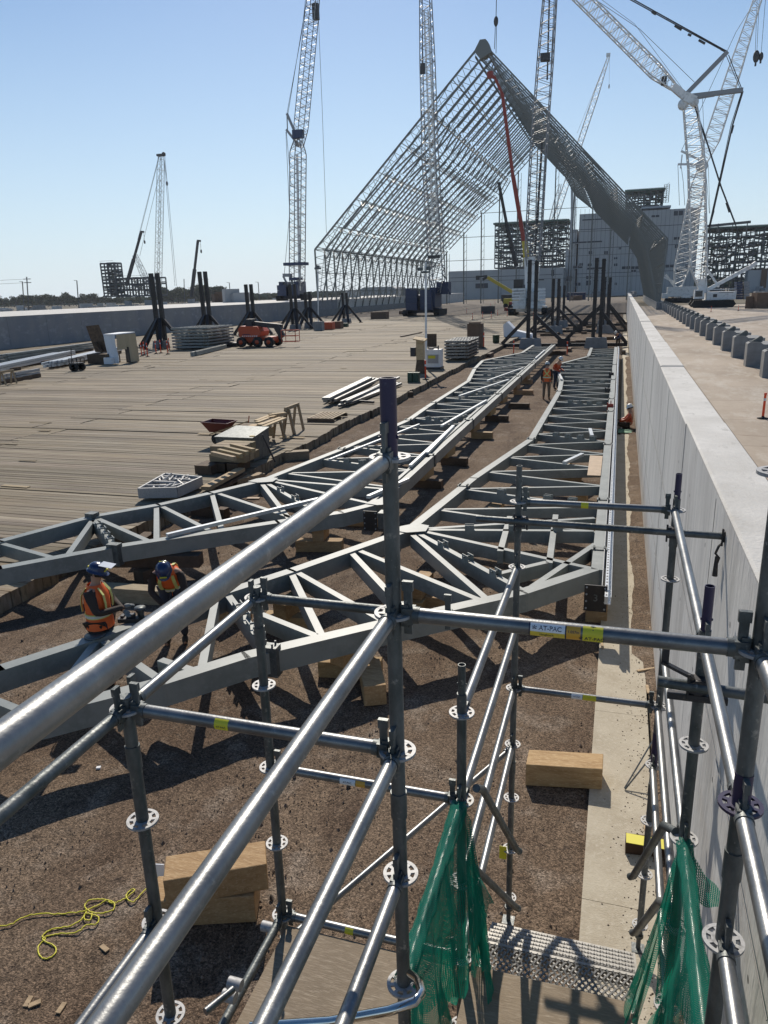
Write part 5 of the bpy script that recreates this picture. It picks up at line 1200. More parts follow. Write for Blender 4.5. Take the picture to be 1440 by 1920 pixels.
# stacked grey panels
for (x0,x1,yb,yt,n,lab,dep) in ((325,402,656,613,7,'tall stack of grey steel truss panels in front of the left wall beside the booth',5),(834,882,676,637,6,'stack of galvanised truss sections between the generator and the brown crate',4)):
    a=G(x0,yb,ZD); b=G(x1,yb-2,ZD); h=PY(x0,yt,a.y).z-ZD; T=thing('steel_stack',((a.x+b.x)/2,a.y,ZD),lab,'steel stack')
    for i in range(n):
        z=ZD+.15+(h-.15)*i/n; k=MB(); t=(h-.15)/n
        for s in range(4): k.bar((a.x,a.y+dep*s/3,z+t*.38),(b.x,a.y+dep*s/3+.2,z+t*.38),.16,t*.62)
        for s in range(9): x=a.x+(b.x-a.x)*s/8; k.bar((x,a.y,z+t*.4),(x,a.y+dep,z+t*.4),.08,t*.4)
        k.build('truss_panel','truss_paint' if x0<400 else 'galv',T)
        k=MB(); 
        for s in (.1,.5,.9): x=a.x+(b.x-a.x)*s; k.box(x-.08,x+.08,a.y-.05,a.y+dep,z-.06,z-.001)
        k.build('spacer','timber_dark',T)
m=MB(); a=G(360,664,ZD+.2); b=G(418,650,ZD+.2); m.bar(a,b,.3,.35); m.bar(a+Vector((0,.5,0)),b+Vector((0,.5,0)),.3,.35); one('steel_beam',m,'truss_paint','long grey beam lying at the foot of the tall panel stack','steel beam')
pbox('pipe_bundle',422,444,650,643,1.5,'clamp','dark bundle lying between the panel stack and the orange lift','bundle')
# ---- orange boom lift
p=G(482,651,ZD); T=thing('boom_lift',tuple(p),'orange boom lift parked in front of the left wall with its basket to the right','boom lift')
x0=G(450,651,ZD).x; x1=G(512,651,ZD).x; y=p.y; W_=x1-x0
for dx in (.08,.55,.88):
    for dy in (0,2.0):
        if dx==.55 and dy>0: continue
        m=MB(); m.lathe((x0+W_*dx,y+dy,ZD+.5),[(0,-.2),(.3,-.2),(.5,-.16),(.5,.16),(.3,.2),(0,.2)],16,'y'); w=m.build('wheel','rubber',T); m=MB(); m.lathe((x0+W_*dx,y+dy-.201,ZD+.5),[(0,-.01),(.22,-.01),(.22,0)],12,'y'); m.build('rim','orange_paint',w)
m=MB(); m.box(x0+.1,x1-.3,y+.3,y+1.8,ZD+.55,ZD+.95); m.build('chassis','orange_paint',T)
m=MB(); m.prism([(x0+.1,ZD+1.0),(x0+W_*.62,ZD+1.0),(x0+W_*.66,ZD+1.5),(x0+W_*.55,ZD+2.0),(x0+.25,ZD+2.05),(x0+.0,ZD+1.7)],y,y+2,'y'); bb=m.build('turntable_body','orange_paint',T)
m=MB(); m.box(x0+.5,x0+1.3,y-.02,y-.003,ZD+1.2,ZD+1.28); m.build('warning_stripe','ink',bb)
for i in range(8): m=MB(); m.add([(x0+.4+i*.22,y-.012,ZD+1.02),(x0+.5+i*.22,y-.012,ZD+1.02),(x0+.56+i*.22,y-.012,ZD+1.14),(x0+.46+i*.22,y-.012,ZD+1.14)],[(0,1,2,3)]); m.build('hazard_stripe','label_white',bb)
m=MB(); m.obox((x0+1.0,y+1,ZD+2.0),.7,1.1,.7); m.build('tower_riser','clamp',T)
m=MB(); m.bar((x0+.8,y+1,ZD+2.3),(x1+.6,y+1,ZD+1.9),.4,.45); m.bar((x1+.2,y+.6,ZD+1.9),(x1+.8,y+.6,ZD+.9),.3,.6); m.build('boom','clamp',T)
m=MB()
xb=x1+.9
for dx in (0,1.5):
    for dy in (0,1): m.tube((xb+dx,y+dy,ZD+.5),(xb+dx,y+dy,ZD+1.6),.035,6)
for z in (.5,1.05,1.6):
    for dy in (0,1): m.tube((xb,y+dy,ZD+z),(xb+1.5,y+dy,ZD+z),.035,6)
    for dx in (0,1.5): m.tube((xb+dx,y,ZD+z),(xb+dx,y+1,ZD+z),.035,6)
m.build('basket','orange_paint',T)
# small stuff around lift and posts
for (x0,x1,yb,yt,dep,mat,lab,cat,nm) in [(335,350,652,630,1.2,'block_conc','round grey drum between the shoring posts and panel stack','drum','water_drum'),(697,722,598,585,2,'cardboard','brown wooden box against the far part of the left wall','box','wood_box'),(589,603,620,603,1.,'block_conc','pale tote beside the black posts at the middle of the left wall','tote','plastic_tote'),(606,622,618,604,1.2,'orange_paint','orange crate near the left wall right of the tote','crate','site_crate'),(623,638,616,603,1.2,'cardboard','brown crate near the left wall beside the orange crate','crate','site_crate'),(640,650,613,606,.8,'green_plastic','green bin at the left wall by the farthest twin posts','bin','waste_bin'),
  (750,772,589,583,2,'cardboard','low brown crate at the end of the left wall near the dark blue crane','crate','site_crate'),(903,925,588,574,1.5,'clamp','dark box on the far deck beyond the brown crate','box','tool_box'),(946,961,583,577,2,'red_paint','red wheeled machine beside the white counterweight crane','machine','small_machine'),
  (876,903,652,607,.9,'cardboard','tall brown plywood crate standing on the deck edge','crate','plywood_crate'),(800,818,650,626,.15,'timber_dark','dark plywood board standing behind the light pole','board','plywood_board')]:
    T,*r=pbox(nm,x0,x1,yb,yt,dep,mat,lab,cat)
    m=MB(); a,b,y,z,h=r
    if nm=='plywood_crate': m.box(a+.1,b-.2,y+.2,y+.8,z+h,z+h+.12)
    elif h>.3: 
        for s in (.15,.5,.85): m.box(a+(b-a)*s-.03,a+(b-a)*s+.03,y-.03,y-.001,z,z+h*.98)
    if m.v: m.build('batten',mat,T)
# green barrel
p=G(930,643,ZD); m=MB(); h=PY(930,628,p.y).z-ZD; m.lathe(p,[(0,0),(.30,0),(.32,h*.5),(.33,h*.98),(.36,h),(0,h)],16); one('trash_barrel',m,'green_plastic','dark green barrel standing alone on the deck right of the brown crate','barrel')
# generator
T,a,b,y,z,h=pbox('generator',799,825,692,656,.9,'crane_white','white generator cabinet beside the wooden post stand','generator')
m=MB(); m.box(a+.1,b-.1,y-.02,y-.004,z+h*.3,z+h*.75); m.build('side_panel','galv_white',T); m=MB(); m.box(a+.15,b-.3,y-.03,y-.021,z+h*.55,z+h*.7); m.build('warning_sticker','tag_yellow',T); m=MB(); m.tube((b-.2,y+.4,z+h),(b-.2,y+.4,z+h+.25),.05,8); m.box(a+.1,a+.4,y+.2,y+.6,z+h,z+h+.1); m.build('exhaust','clamp',T)
m=MB(); m.box(a-.05,b+.05,y-.05,y+.95,z-.0,z+.12); m.build('skid','clamp',T)
# wood stand and light pole
a=G(788,700,ZD); T=thing('post_stand',tuple(a),'upright wooden stand with a slanted top board at the deck edge','wooden stand'); ht=PY(788,632,a.y).z
m=MB(); m.tint=(1.6,1.5,1.3); m.box(a.x-.22,a.x+.22,a.y-.1,a.y+.35,1.2,ht-.15); m.build('panel','lumber',T)
m=MB(); m.tint=(1.6,1.5,1.3); m.hexa([(a.x-.4,a.y-.2,ht-.14),(a.x+.35,a.y-.2,ht-.3),(a.x+.35,a.y+.5,ht-.2),(a.x-.4,a.y+.5,ht-.04),(a.x-.4,a.y-.2,ht-.08),(a.x+.35,a.y-.2,ht-.22),(a.x+.35,a.y+.5,ht-.12),(a.x-.4,a.y+.5,ht+.02)]); m.build('top_board','lumber',T)
m=MB(); m.bar((a.x-.3,a.y,ZD),(a.x-.12,a.y,1.5),.08,.08); m.bar((a.x+.35,a.y,ZD),(a.x+.12,a.y,1.5),.08,.08); m.obox((a.x,a.y+.1,ZD),.6,.5,.8,0,.7); m.build('legs','timber_dark',T)
m=MB(); m.box(a.x-.62,a.x-.3,a.y,a.y+.3,1.4,1.95); m.build('electric_box','clamp',T)
pl=G(799,690,ZD); m=MB(); m.tube(pl,(pl.x+.05,pl.y,PY(800,500,pl.y).z+.3),.075,10,.06); T=thing('light_pole',tuple(pl),'thin white light pole rising beside the wooden stand','pole'); m.build('pole','crane_white',T); m=MB(); z=PY(800,512,pl.y).z; m.obox((pl.x,pl.y,z),.5,.3,.12); m.obox((pl.x-.3,pl.y,z+.15),.3,.3,.2); m.obox((pl.x+.25,pl.y,z+.18),.25,.3,.2); m.build('lamp_head','galv_old',T)
p=G(830,590,ZD)
for x0,x1 in ((764,773),(774,785)):
    T,a,b,y,z,h=pbox('fuel_can',x0,x1,717,699,.35,'green_plastic','dark green can standing in the pair left of the wooden stand','can','pair of green cans at the deck edge')
    m=MB(); m.tube(((a+b)/2-.1,y+.17,z+h+.06),((a+b)/2+.1,y+.17,z+h+.06),.02,6); m.build('handle','green_plastic',T)
# pipe bundles on deck
GP='pale steel tubes bundled on the timber deck behind the purple post'
def tubes(pairs,label,group=None,w=.12):
    for (a,b,zz) in pairs:
        A=G(*a,ZD+zz); B=G(*b,ZD+zz); m=MB(); m.bar(A,B,w,w); one('steel_tube',m,'galv',label,'steel tube',group)
tubes([((608+i*4,752-i*.3,),(690+i*4,708+i*.6),.1+(.11 if i%2 else 0)) for i in range(6)]+[((606+i*5,748),(688+i*4,709),.34) for i in range(3)],'pale square steel tube in the left bundle on the timber deck','left bundle of square steel tubes on the deck')
tubes([((636+i*4,761-i),(722+i*6,717+i*.5),.1) for i in range(6)]+[((640,754),(734,715),.22),((650,753),(748,708),.22)],'pale square steel tube in the right bundle passing behind the purple post','right bundle of square steel tubes on the deck')
m=MB(); m.bar(G(668,752,ZD+.05),G(701,754,ZD+.05),.1,.1); one('steel_bar',m,'clamp','short black bar lying at the end of the tube bundles','bar')
m=MB(); m.bar(G(752,631,ZD+.05),G(790,623,ZD+.05),.25,.1); one('plank',m,'timber_dark','thin dark plank lying on the deck left of the light pole','plank')
# pallet
p=[G(576,791,ZD),G(624,791,ZD),G(637,778,ZD),G(592,778,ZD)]; T=thing('pallet',tuple(p[0]),'flat wooden pallet lying on the deck right of the sawhorses','pallet')
x0,x1,y0,y1=p[0].x,p[1].x+.1,p[0].y,p[2].y-.2
for i in range(7):
    k=MB(); k.tint=jit((1.2,1.15,1.1)); t=y0+(y1-y0)*i/6.5; xx=x0+(x1-x0)*i/7; k.box(xx,xx+(x1-x0)*.09,y0,y1,ZD+.13,ZD+.155); k.build('deck_board','lumber',T)
k=MB()
for t in (0,.47,.94): k=MB(); k.box(x0,x1,y0+(y1-y0)*t,y0+(y1-y0)*t+.08,ZD,ZD+.129); k.build('stringer','timber_dark',T)
# sawhorse tables
def sawhorse(px,py,label,dx=0,hh=.8,W_=.9):
    p=G(px,py,ZD); T=thing('sawhorse',tuple(p),label,'sawhorse'); x,y=p.x,p.y
    for s in (0,W_):
        for e in (-.22,.22): m=MB(); m.tint=(1.1,1.05,1); m.bar((x+e,y+s,ZD),(x+e*.25,y+s,ZD+hh),.09,.06,up=(0,1,0)); m.build('leg','lumber',T)
    m=MB(); m.tint=(1.1,1.05,1); m.bar((x,y-.15,ZD+hh),(x,y+W_+.15,ZD+hh),.09,.12); m.build('top_beam','lumber',T); return p
s1=sawhorse(523,822,'sawhorse nearer the camera under the stacked pale boards on the deck'); s2=sawhorse(541,814,'sawhorse on the right under the stacked pale boards on the deck',hh=.95)
for i,(a,b,z) in enumerate([((482,792),(520,778),1.0),((488,797),(526,783),1.0),((494,800),(534,784),1.0),((480,789),(515,776),1.0),((505,778),(535,774),1.1)]):
    A=G(*a,z+.2); B=G(*b,z+.2); m=MB(); m.tint=(1.7,1.6,1.4); m.bar(A,B,.15,.05); one('board',m,'lumber','pale sawn board lying across the sawhorses','board','pale boards on the sawhorses')
sawhorse(6,722,'brown sawhorse cut off by the left edge of the picture')
# box piles
for i,(x0,x1,yb,yt,dx,mat,t) in enumerate([(463,478,815,800,.5,'lumber',1.5),(478,500,812,795,.6,'lumber',1.7),(490,507,817,800,.45,'lumber',1.2),(440,465,816,806,.7,'timber_dark',1),(452,480,822,812,.6,'timber_dark',1)]):
    a=G(x0,yb,ZD+.2*(i<3)); b=G(x1,yb,ZD+.2*(i<3)); h=.3; m=MB(); m.tint=(t,t*.9,t*.75); m.obox(((a.x+b.x)/2,a.y+dx/2,a.z),b.x-a.x,dx,h,.3*i)
    one('lumber_offcuts',m,mat,['open cardboard box of offcuts on the pile behind the grey toolbox, left','pale cardboard box on the pile behind the grey toolbox, middle','carton on the pile behind the grey toolbox, beside the sawhorse legs','dark scrap lumber heap right of the wheelbarrow','dark scrap lumber heap against the grey toolbox'][i],'box' if i<3 else 'lumber')
# grey toolbox
a=G(421,862,ZD); b=G(474,868,ZD); 
T=thing('job_box',(b.x,b.y,ZD),'large grey steel job box with a sloping lid on the deck','job box'); P0=G(474,866,ZD); P1=G(507,852,ZD); P2=G(420,858,ZD)
hh=.95; y=P0.y; x=P0.x
m=MB(); m.hexa([(P2.x,P0.y,ZD),(P0.x+.05,P0.y-.02,ZD),(P1.x,P1.y,ZD),(P1.x-1.2,P1.y+.1,ZD),(P2.x,P0.y,ZD+.72),(P0.x+.05,P0.y-.02,ZD+.72),(P1.x,P1.y,ZD+.86),(P1.x-1.2,P1.y+.1,ZD+.86)]); bb=m.build('body','galv_old',T)
m=MB(); m.hexa([(P2.x-.03,P0.y-.03,ZD+.725),(P0.x+.08,P0.y-.05,ZD+.725),(P1.x+.03,P1.y,ZD+.865),(P1.x-1.2,P1.y+.1,ZD+.865),(P2.x-.03,P0.y-.03,ZD+.76),(P0.x+.08,P0.y-.05,ZD+.76),(P1.x+.03,P1.y,ZD+.90),(P1.x-1.2,P1.y+.1,ZD+.90)]); m.build('lid','galv_old',T)
p=G(470,822,ZD+.85); m=MB(); m.tint=(2,1.9,1.2); m.obox((p.x,p.y+.1,ZD+.88),.14,.1,.03); one('wood_chip',m,'lumber','pale offcut resting on the lid of the grey job box','wood scrap')
m=MB(); m.bar(G(492,815,ZD+.9),G(516,866,ZD+.05),.05,.05); one('steel_rod',m,'clamp','thin dark bar leaning on the right end of the grey job box','bar')
m=MB(); m.bar(G(466,792,1.2),G(467,780,1.5),.03,.03); one('steel_rod',m,'orange_paint','short orange rod sticking up behind the cardboard boxes','rod')
# lumber stack
T=thing('lumber_stack',tuple(G(410,880,ZD)),'stack of heavy weathered timbers topped with long beams, left of the grey job box','lumber stack')
a=G(366,889,ZD); b=G(448,889,ZD)
for i,(x0,x1,yb,z,d) in enumerate([(366,400,889,0,.7),(402,424,885,0,.7),(426,448,886,0,.8)]):
    A=G(x0,yb,ZD); B=G(x1,yb,ZD); m=MB(); m.tint=jit((.9,.9,.9)); m.box(A.x,B.x,A.y,A.y+d,ZD,ZD+.26); m.build('timber','timber_dark',T)
A=G(390,884,ZD); B=G(470,884,ZD)
for l in range(2):
    for i in range(3):
        m=MB(); m.tint=jit((.85,.82,.75),.2); y0=A.y+.15+i*.32; m.box(A.x+.05*l,B.x-.1-.1*l,y0,y0+.28,ZD+.27+l*.24,ZD+.49+l*.24); m.build('timber','lumber',T)
for i in range(4):
    m=MB(); m.tint=jit((1.1,1.05,.95),.1); p=G(398+i*12,850-i*5,ZD+.8); q=G(440+i*12,860-i*5,ZD+.8); m.bar(p,q,.11,.11); m.build('top_beam','lumber',T)
m=MB(); m.tint=(1.3,1.2,1.05); m.bar(G(385,916,ZD+.1),G(452,880,ZD+.1),.25,.1); one('plank',m,'lumber','long plank leaning along the deck edge below the lumber stack','plank')
m=MB(); m.tint=(1.2,1.1,1.0); m.bar(G(392,925,ZD-.1),G(456,890,ZD-.05),.22,.1); one('plank',m,'timber_dark','darker plank under the long plank at the deck edge','plank')
m=MB(); m.tint=(1.1,1,.9); m.bar(G(440,905,.2),G(492,893,.2),.3,.22); one('timber_block',m,'lumber','flat timber beside the knee of the left truss at the deck edge','timber block')
timber(0,0,.95,.5,.03,.32,.3,'lumber',world=G(553,862,.03),label='squared timber lying below the deck edge between the deck and the left truss')
timber(0,0,.8,.6,.03,.3,.28,'timber_dark',world=G(760,745,.03),label='dark timber at the deck edge behind the purple post')
# wheelbarrow
p=G(408,836,ZD); T=thing('wheelbarrow',tuple(p),'dark red wheelbarrow standing on the deck behind the lumber stack','wheelbarrow'); x,y=p.x,p.y
m=MB(); z0=ZD+.45; m.add([(x-.32,y+.1,z0),(x+.2,y+.1,z0),(x+.2,y+.5,z0),(x-.32,y+.5,z0),(x-.52,y-.08,z0+.36),(x+.46,y-.08,z0+.33),(x+.46,y+.68,z0+.33),(x-.52,y+.68,z0+.36)],[(0,1,5,4),(1,2,6,5),(2,3,7,6),(3,0,4,7),(0,3,2,1)]); 
for a_,b_ in (((x-.52,y-.08,z0+.36),(x+.46,y-.08,z0+.33)),((x+.46,y-.08,z0+.33),(x+.46,y+.68,z0+.33)),((x+.46,y+.68,z0+.33),(x-.52,y+.68,z0+.36)),((x-.52,y+.68,z0+.36),(x-.52,y-.08,z0+.36))): m.tube(a_,b_,.018,6)
m.build('tray','maroon_paint',T); m=MB(); m.lathe((x-.15,y+.25,ZD+.19),[(0,-.05),(.19,-.05),(.19,.05),(0,.05)],14,'y'); m.build('wheel','rubber',T)
for s in (0,.5): m=MB(); m.tint=(1.6,1.4,1.1); m.bar((x-.3,y+.05+s,ZD+.38),(x+.95,y+.05+s,ZD+.78),.04,.04); m.build('handle','lumber',T); m=MB(); m.tube((x+.35,y+.05+s,ZD+.55),(x+.3,y+.05+s,ZD),.016,6); m.build('leg','clamp',T)
# white scrap crate
q=[G(262,938,ZD),G(334,936,ZD),G(380,915,ZD),G(312,908,ZD)]; T=thing('scrap_crate',tuple(q[0]),'low white crate full of metal scraps on the deck behind the near left truss','crate')
def quadbox(m,q,z0,z1,th=.05):
    for i in range(4):
        a=q[i]; b=q[(i+1)%4]; m.bar((a.x,a.y,(z0+z1)/2),(b.x,b.y,(z0+z1)/2),th,z1-z0)
m=MB(); quadbox(m,q,ZD+.05,ZD+.32); 
for i in range(1,4): a=q[0]+(q[3]-q[0])*i/4; b=q[1]+(q[2]-q[1])*i/4; m.bar((a.x,a.y,ZD+.28),(b.x,b.y,ZD+.28),.04,.05)
m.add([(p.x,p.y,ZD+.10) for p in q],[(0,1,2,3)]); m.build('crate_frame','galv_white',T); m=MB()
for i in range(45):
    u,v=random.uniform(.1,.9),random.uniform(.1,.9); c=q[0]+(q[1]-q[0])*u+(q[3]-q[0])*v; a=random.random()*3.1; l=random.uniform(.05,.2); m.bar((c.x-l*math.cos(a),c.y-l*math.sin(a),ZD+.2+random.random()*.12),(c.x+l*math.cos(a),c.y+l*math.sin(a),ZD+.2+random.random()*.15),.04,.03)
m.build('scraps','galv_white',T)
m=MB(); m.tint=(1.5,1.4,1.2); m.obox(G(350,902,ZD),.6,.35,.015,.1); one('plywood_offcut',m,'lumber','thin plywood offcut lying behind the white scrap crate','plywood')
# ================================================================ FAR CLUTTER AND TREES
GY='low stacks of building material in the yard beyond the left wall'
protos=[]
for k in range(4):
    m=MB(); 
    for i in range(5): m.obox((random.uniform(-2,2),random.uniform(-1,1),0),random.uniform(1,4),random.uniform(1,2.5),random.uniform(.4,2.2),random.uniform(-.3,.3))
    o=one('material_stack',m,['cardboard','clad','block_conc','galv_white'][k],'low stack of building material in the yard beyond the left wall','material stack',GY,loc=(0,0,0)); protos.append(o)
for i in range(130):
    y=random.uniform(150,520); px=random.uniform(-60,790) if random.random()<.65 else random.uniform(1040,1560); x=PY(px,550,y).x
    if -70<x<7 and y<290: continue
    if x>0 and y<300 and px<1420: continue
    o=protos[i%4] if i<4 else dup(protos[i%4]); o.location=(x,y,3.85 if (-103<x<-66 and y<330) else .05); o.rotation_euler.z=random.random()*3; o.scale=(random.uniform(.8,2.2),random.uniform(.8,2),random.uniform(.6,1.7))
    if x>0: o['label']='low stack of building material on the ground in front of the plant buildings'; o['group']='low stacks of material before the plant buildings'
# barrels of far site between frame and buildings
m=MB(); r=r3(470,1395,560,1412,300); m.box(r[0],r[1],300,306,.1,3); one('site_container',m,'blue_steel','blue container on the ground in front of the clad building','container')
# trees
def crown(m,c,rx,rz,n,rnd,sz):
    for i in range(n):
        a=rnd.random()*2*PI; t=math.acos(rnd.uniform(-1,1)); k=rnd.uniform(.55,1.08)
        p=Vector((c[0]+rx*k*math.sin(t)*math.cos(a),c[1]+rx*k*math.sin(t)*math.sin(a),c[2]+rz*k*math.cos(t)))
        g_=rnd.uniform(.5,1.7); m.tint=(g_*rnd.uniform(.9,1.5),g_,g_*rnd.uniform(.8,1.1)); s=sz*rnd.uniform(.5,1.3)
        d=[Vector((rnd.gauss(0,1),rnd.gauss(0,1),rnd.gauss(0,1))).normalized()*s for _ in range(3)]; m.add([p+q_ for q_ in d]+[p-d[0]*.6],[(0,1,2),(0,2,3),(1,3,2)])
tp=[]
for k in range(4):
    rnd=random.Random(k+20); T=thing('broadleaf_tree',(0,0,0),'dusty green tree in the distant tree line on the left horizon','tree','distant trees on the left horizon'); m=MB(); m.tube((0,0,0),(.2,0,5),.45,6,.25)
    for i in range(5): a=rnd.random()*6; m.tube((.1,0,3+i*.4),(2.6*math.cos(a),2.6*math.sin(a),6+i*.7),.18,4,.06)
    m.build('trunk','bark',T); m=MB()
    for i in range(7): a=rnd.random()*6; crown(m,(rnd.uniform(0,3)*math.cos(a),rnd.uniform(0,3)*math.sin(a),rnd.uniform(4.5,9)),rnd.uniform(2,3.4),rnd.uniform(1.6,2.8),75,rnd,.75)
    m.build('crown','leaf',T); tp.append(T)
i=0
for (a,b,n,s0,s1) in ((-40,205,44,.7,1.25),(296,412,26,1.0,1.7),(412,640,26,.35,.6),(205,300,10,.5,.9)):
    for j in range(n):
        px=a+(b-a)*(j+random.random())/n; y=random.uniform(640,760); x=PY(px,555,y).x; s=random.uniform(s0,s1)
        o=tp[i%4] if i<4 else dup(tp[i%4]); o.location=(x,y,0); o.rotation_euler.z=random.random()*6; o.scale=(s*1.2,s,s); i+=1
m=MB()
for k in range(4200):
    px=random.uniform(-60,1500); y=random.uniform(850,1100); x=PY(px,550,y).x; h=random.uniform(2,9) ; g_=random.uniform(.6,1.3); m.tint=(g_,g_,g_); s=random.uniform(3,7)
    m.add([(x-s,y,0),(x+s,y,0),(x+s*.5,y+2,h),(x-s*.6,y+1,h*random.uniform(.6,1))],[(0,1,2,3)])
tag(m.build('far_woodland','leaf'),'low hazy band of far woodland along the horizon','woodland',kind='stuff')
# poles
for i,(px,py,yt,Yq,lab,cr) in enumerate([(52,572,519,300,'wooden power pole with crossarms at the left horizon',1),(403/1,0,0,0,'',0),(146,568,526,330,'thin light pole on the left horizon beside the trees',2),(44,575,528,320,'thin pale light pole left of the power pole',2),(432,560,530,420,'thin light pole behind the twin black posts on the left horizon',2),(486,556,529,420,'light pole in the yard left of the tall lattice crane',2),(345/1,560,523,430,'thin pale pole standing before the distant trees',0)]):
    if Yq==0: continue
    b=PY(px,py,Yq); t=PY(px-(2 if cr else 0),yt,Yq); T=thing('utility_pole',(b.x,Yq,0),lab,'pole'); m=MB(); m.bar((b.x,Yq,0),t,.35,.35); m.build('pole','steel_frame' if cr==1 else 'galv_old',T)
    if cr==1:
        m=MB()
        for dz in (0,1.6): m.bar(t+Vector((-2,0,-1-dz)),t+Vector((2,0,-1-dz)),.3,.3)
        m.tube(t+Vector((-40,0,-1.3)),t+Vector((-2,0,-1)),.06,4); m.tube(t+Vector((-40,0,-3)),t+Vector((-2,0,-2.6)),.06,4); m.build('crossarm','steel_frame',T)
    elif cr==2: m=MB(); m.bar(t,t+Vector((-1.8,0,.1)),.25,.2); m.build('lamp_arm','galv_old',T)
# light tower poles near left wall posts
for (px,yb,yt,Yq,lab) in ((597,612,505,118,'slim white pole with a lamp head by the far twin posts'),):
    b=PY(px,yb,Yq); t=PY(px-1,yt,Yq); T=thing('light_pole',(b.x,Yq,.35),lab,'pole'); m=MB(); m.tube((b.x,Yq,.3),t,.1,8); m.build('pole','crane_white',T); m=MB(); m.obox(t,1.0,.5,.3); m.obox(t+Vector((0,0,.3)),.5,.4,.3); m.build('lamp_head','galv_old',T)
# ================================================================ PEOPLE
def skin(name,V,E,Rr,mat,par,sub=1,M=None):
    me=bpy.data.meshes.new(name); og=ORG[par.name]
    pts=[(M@Vector(v)) - og for v in V]; me.from_pydata([tuple(p) for p in pts],E,[]); o=bpy.data.objects.new(name,me); COL.objects.link(o); o.parent=par; ORG[o.name]=og
    sk=o.modifiers.new('Skin','SKIN'); sk.use_smooth_shade=True
    for i,r in enumerate(Rr):
        d=me.skin_vertices[0].data[i]; d.radius=(r,r) if not isinstance(r,tuple) else r; d.use_root=(i==0)
    s=o.modifiers.new('Sub','SUBSURF'); s.levels=sub; s.render_levels=sub
    me.materials.append(MAT[mat]); return o
def person(loc,rz,J,label,vest=True,shirt='dark_cloth',pants='jeans',helmet='helmet_blue',visor=False,vestmat='hivis',glove='glove',cross=False):
    """J: joint positions in local metres (x right, y forward, z up)"""
    T=thing('person',loc,label,'person'); M=Matrix.Translation(Vector(loc))@Matrix.Rotation(rz,4,'Z')
    k=['pel','sp','ch','nk','hd','ls','le','lw','rs','re','rw','lh','lk','la','lt','rh','rk','ra','rt']
    V=[J[a] for a in k]; ix={a:i for i,a in enumerate(k)}
    Ed=[('pel','sp'),('sp','ch'),('ch','nk'),('nk','hd'),('ch','ls'),('ls','le'),('le','lw'),('ch','rs'),('rs','re'),('re','rw'),('pel','lh'),('lh','lk'),('lk','la'),('la','lt'),('pel','rh'),('rh','rk'),('rk','ra'),('ra','rt')]
    Rb=dict(pel=.13,sp=.12,ch=.13,nk=.055,hd=.088,ls=.06,le=.042,lw=.028,rs=.06,re=.042,rw=.028,lh=.085,lk=.055,la=.04,lt=.035,rh=.085,rk=.055,ra=.04,rt=.035)
    E_=[(ix[a],ix[b]) for a,b in Ed]; Rr=[Rb[a] for a in k]
    # face: nose, top of head, and five fingers + thumb on each hand, in the one body mesh
    hd=Vector(J['hd']); nk=Vector(J['nk']); up=(hd-nk).normalized(); f=J.get('face',Vector((0,1,0))); f=Vector(f).normalized()
    top=hd+up*.07; V.append(tuple(top)); E_.append((ix['hd'],len(V)-1)); Rr.append(.082)
    nose=hd+f*.10-up*.005; V.append(tuple(nose)); E_.append((ix['hd'],len(V)-1)); Rr.append(.014)
    body=skin('body',V,E_,Rr,'skin_tone',T,1,M)
    side=f.cross(up).normalized()
    for s in (-1,1):
        m=MB(); c=M@(hd+f*.083+side*.032*s+up*.022); m.ellip(c,.010,.010,.010,8,6); m.build('eye','ink',T)
        m=MB(); c=M@(hd+side*.092*s); m.ellip(c,.012,.02,.03,8,6); m.build('ear','skin_tone',T)
    m=MB(); m.ellip(M@(hd+f*.088-up*.045),.022,.010,.007,8,4); m.build('mouth','timber_dark',T)
    # clothes
    def sub(keys,edges,add,nm,mat,over=None):
        vv=[J[a] for a in keys]; ii={a:i for i,a in enumerate(keys)}; rr=[(over or {}).get(a,Rb[a]+add) for a in keys]
        return skin(nm,vv,[(ii[a],ii[b]) for a,b in edges],rr,mat,T,1,M)
    J2=dict(J); 
    sub(['pel','sp','ch','ls','le','lw','rs','re','rw'],[('pel','sp'),('sp','ch'),('ch','ls'),('ls','le'),('le','lw'),('ch','rs'),('rs','re'),('re','rw')],.016,'shirt',shirt,dict(pel=.15,sp=.14,ch=.15,lw=.042,rw=.042))
    sub(['pel','lh','lk','la','rh','rk','ra'],[('pel','lh'),('lh','lk'),('lk','la'),('pel','rh'),('rh','rk'),('rk','ra')],.022,'trousers',pants,dict(pel=.155))
    for a,b in (('la','lt'),('ra','rt')): skin('boot',[J[a],tuple((Vector(J[a])+Vector(J[b]))/2),J[b]],[(0,1),(1,2)],[.06,.055,.05],'boot',T,1,M)
    for e,w in (('le','lw'),('re','rw')):
        d=(Vector(J[w])-Vector(J[e])).normalized(); w0=Vector(J[w]); s=d.cross(Vector((0,0,1))); s=s.normalized() if s.length>.1 else Vector((1,0,0)); n=s.cross(d)
        VV=[tuple(w0),tuple(w0+d*.05),tuple(w0+d*.085)]; EE=[(0,1),(1,2)]; RR=[.034,.036,.034]
        for q,(off,l) in enumerate(((-.028,.065),(-.010,.075),(.010,.07),(.027,.055))):
            b0=w0+d*.09+s*off; i0=len(VV); VV+= [tuple(b0),tuple(b0+d*l*.55-n*.006),tuple(b0+d*l-n*.022)]; EE+=[(2,i0),(i0,i0+1),(i0+1,i0+2)]; RR+=[.0105,.010,.009]
        i0=len(VV); VV+=[tuple(w0+d*.045-s*.04),tuple(w0+d*.085-s*.055-n*.01)]; EE+=[(1,i0),(i0,i0+1)]; RR+=[.012,.010]
        skin('glove',VV,EE,RR,glove,T,1,M)
    pel,sp,ch=Vector(J['pel']),Vector(J['sp']),Vector(J['ch'])
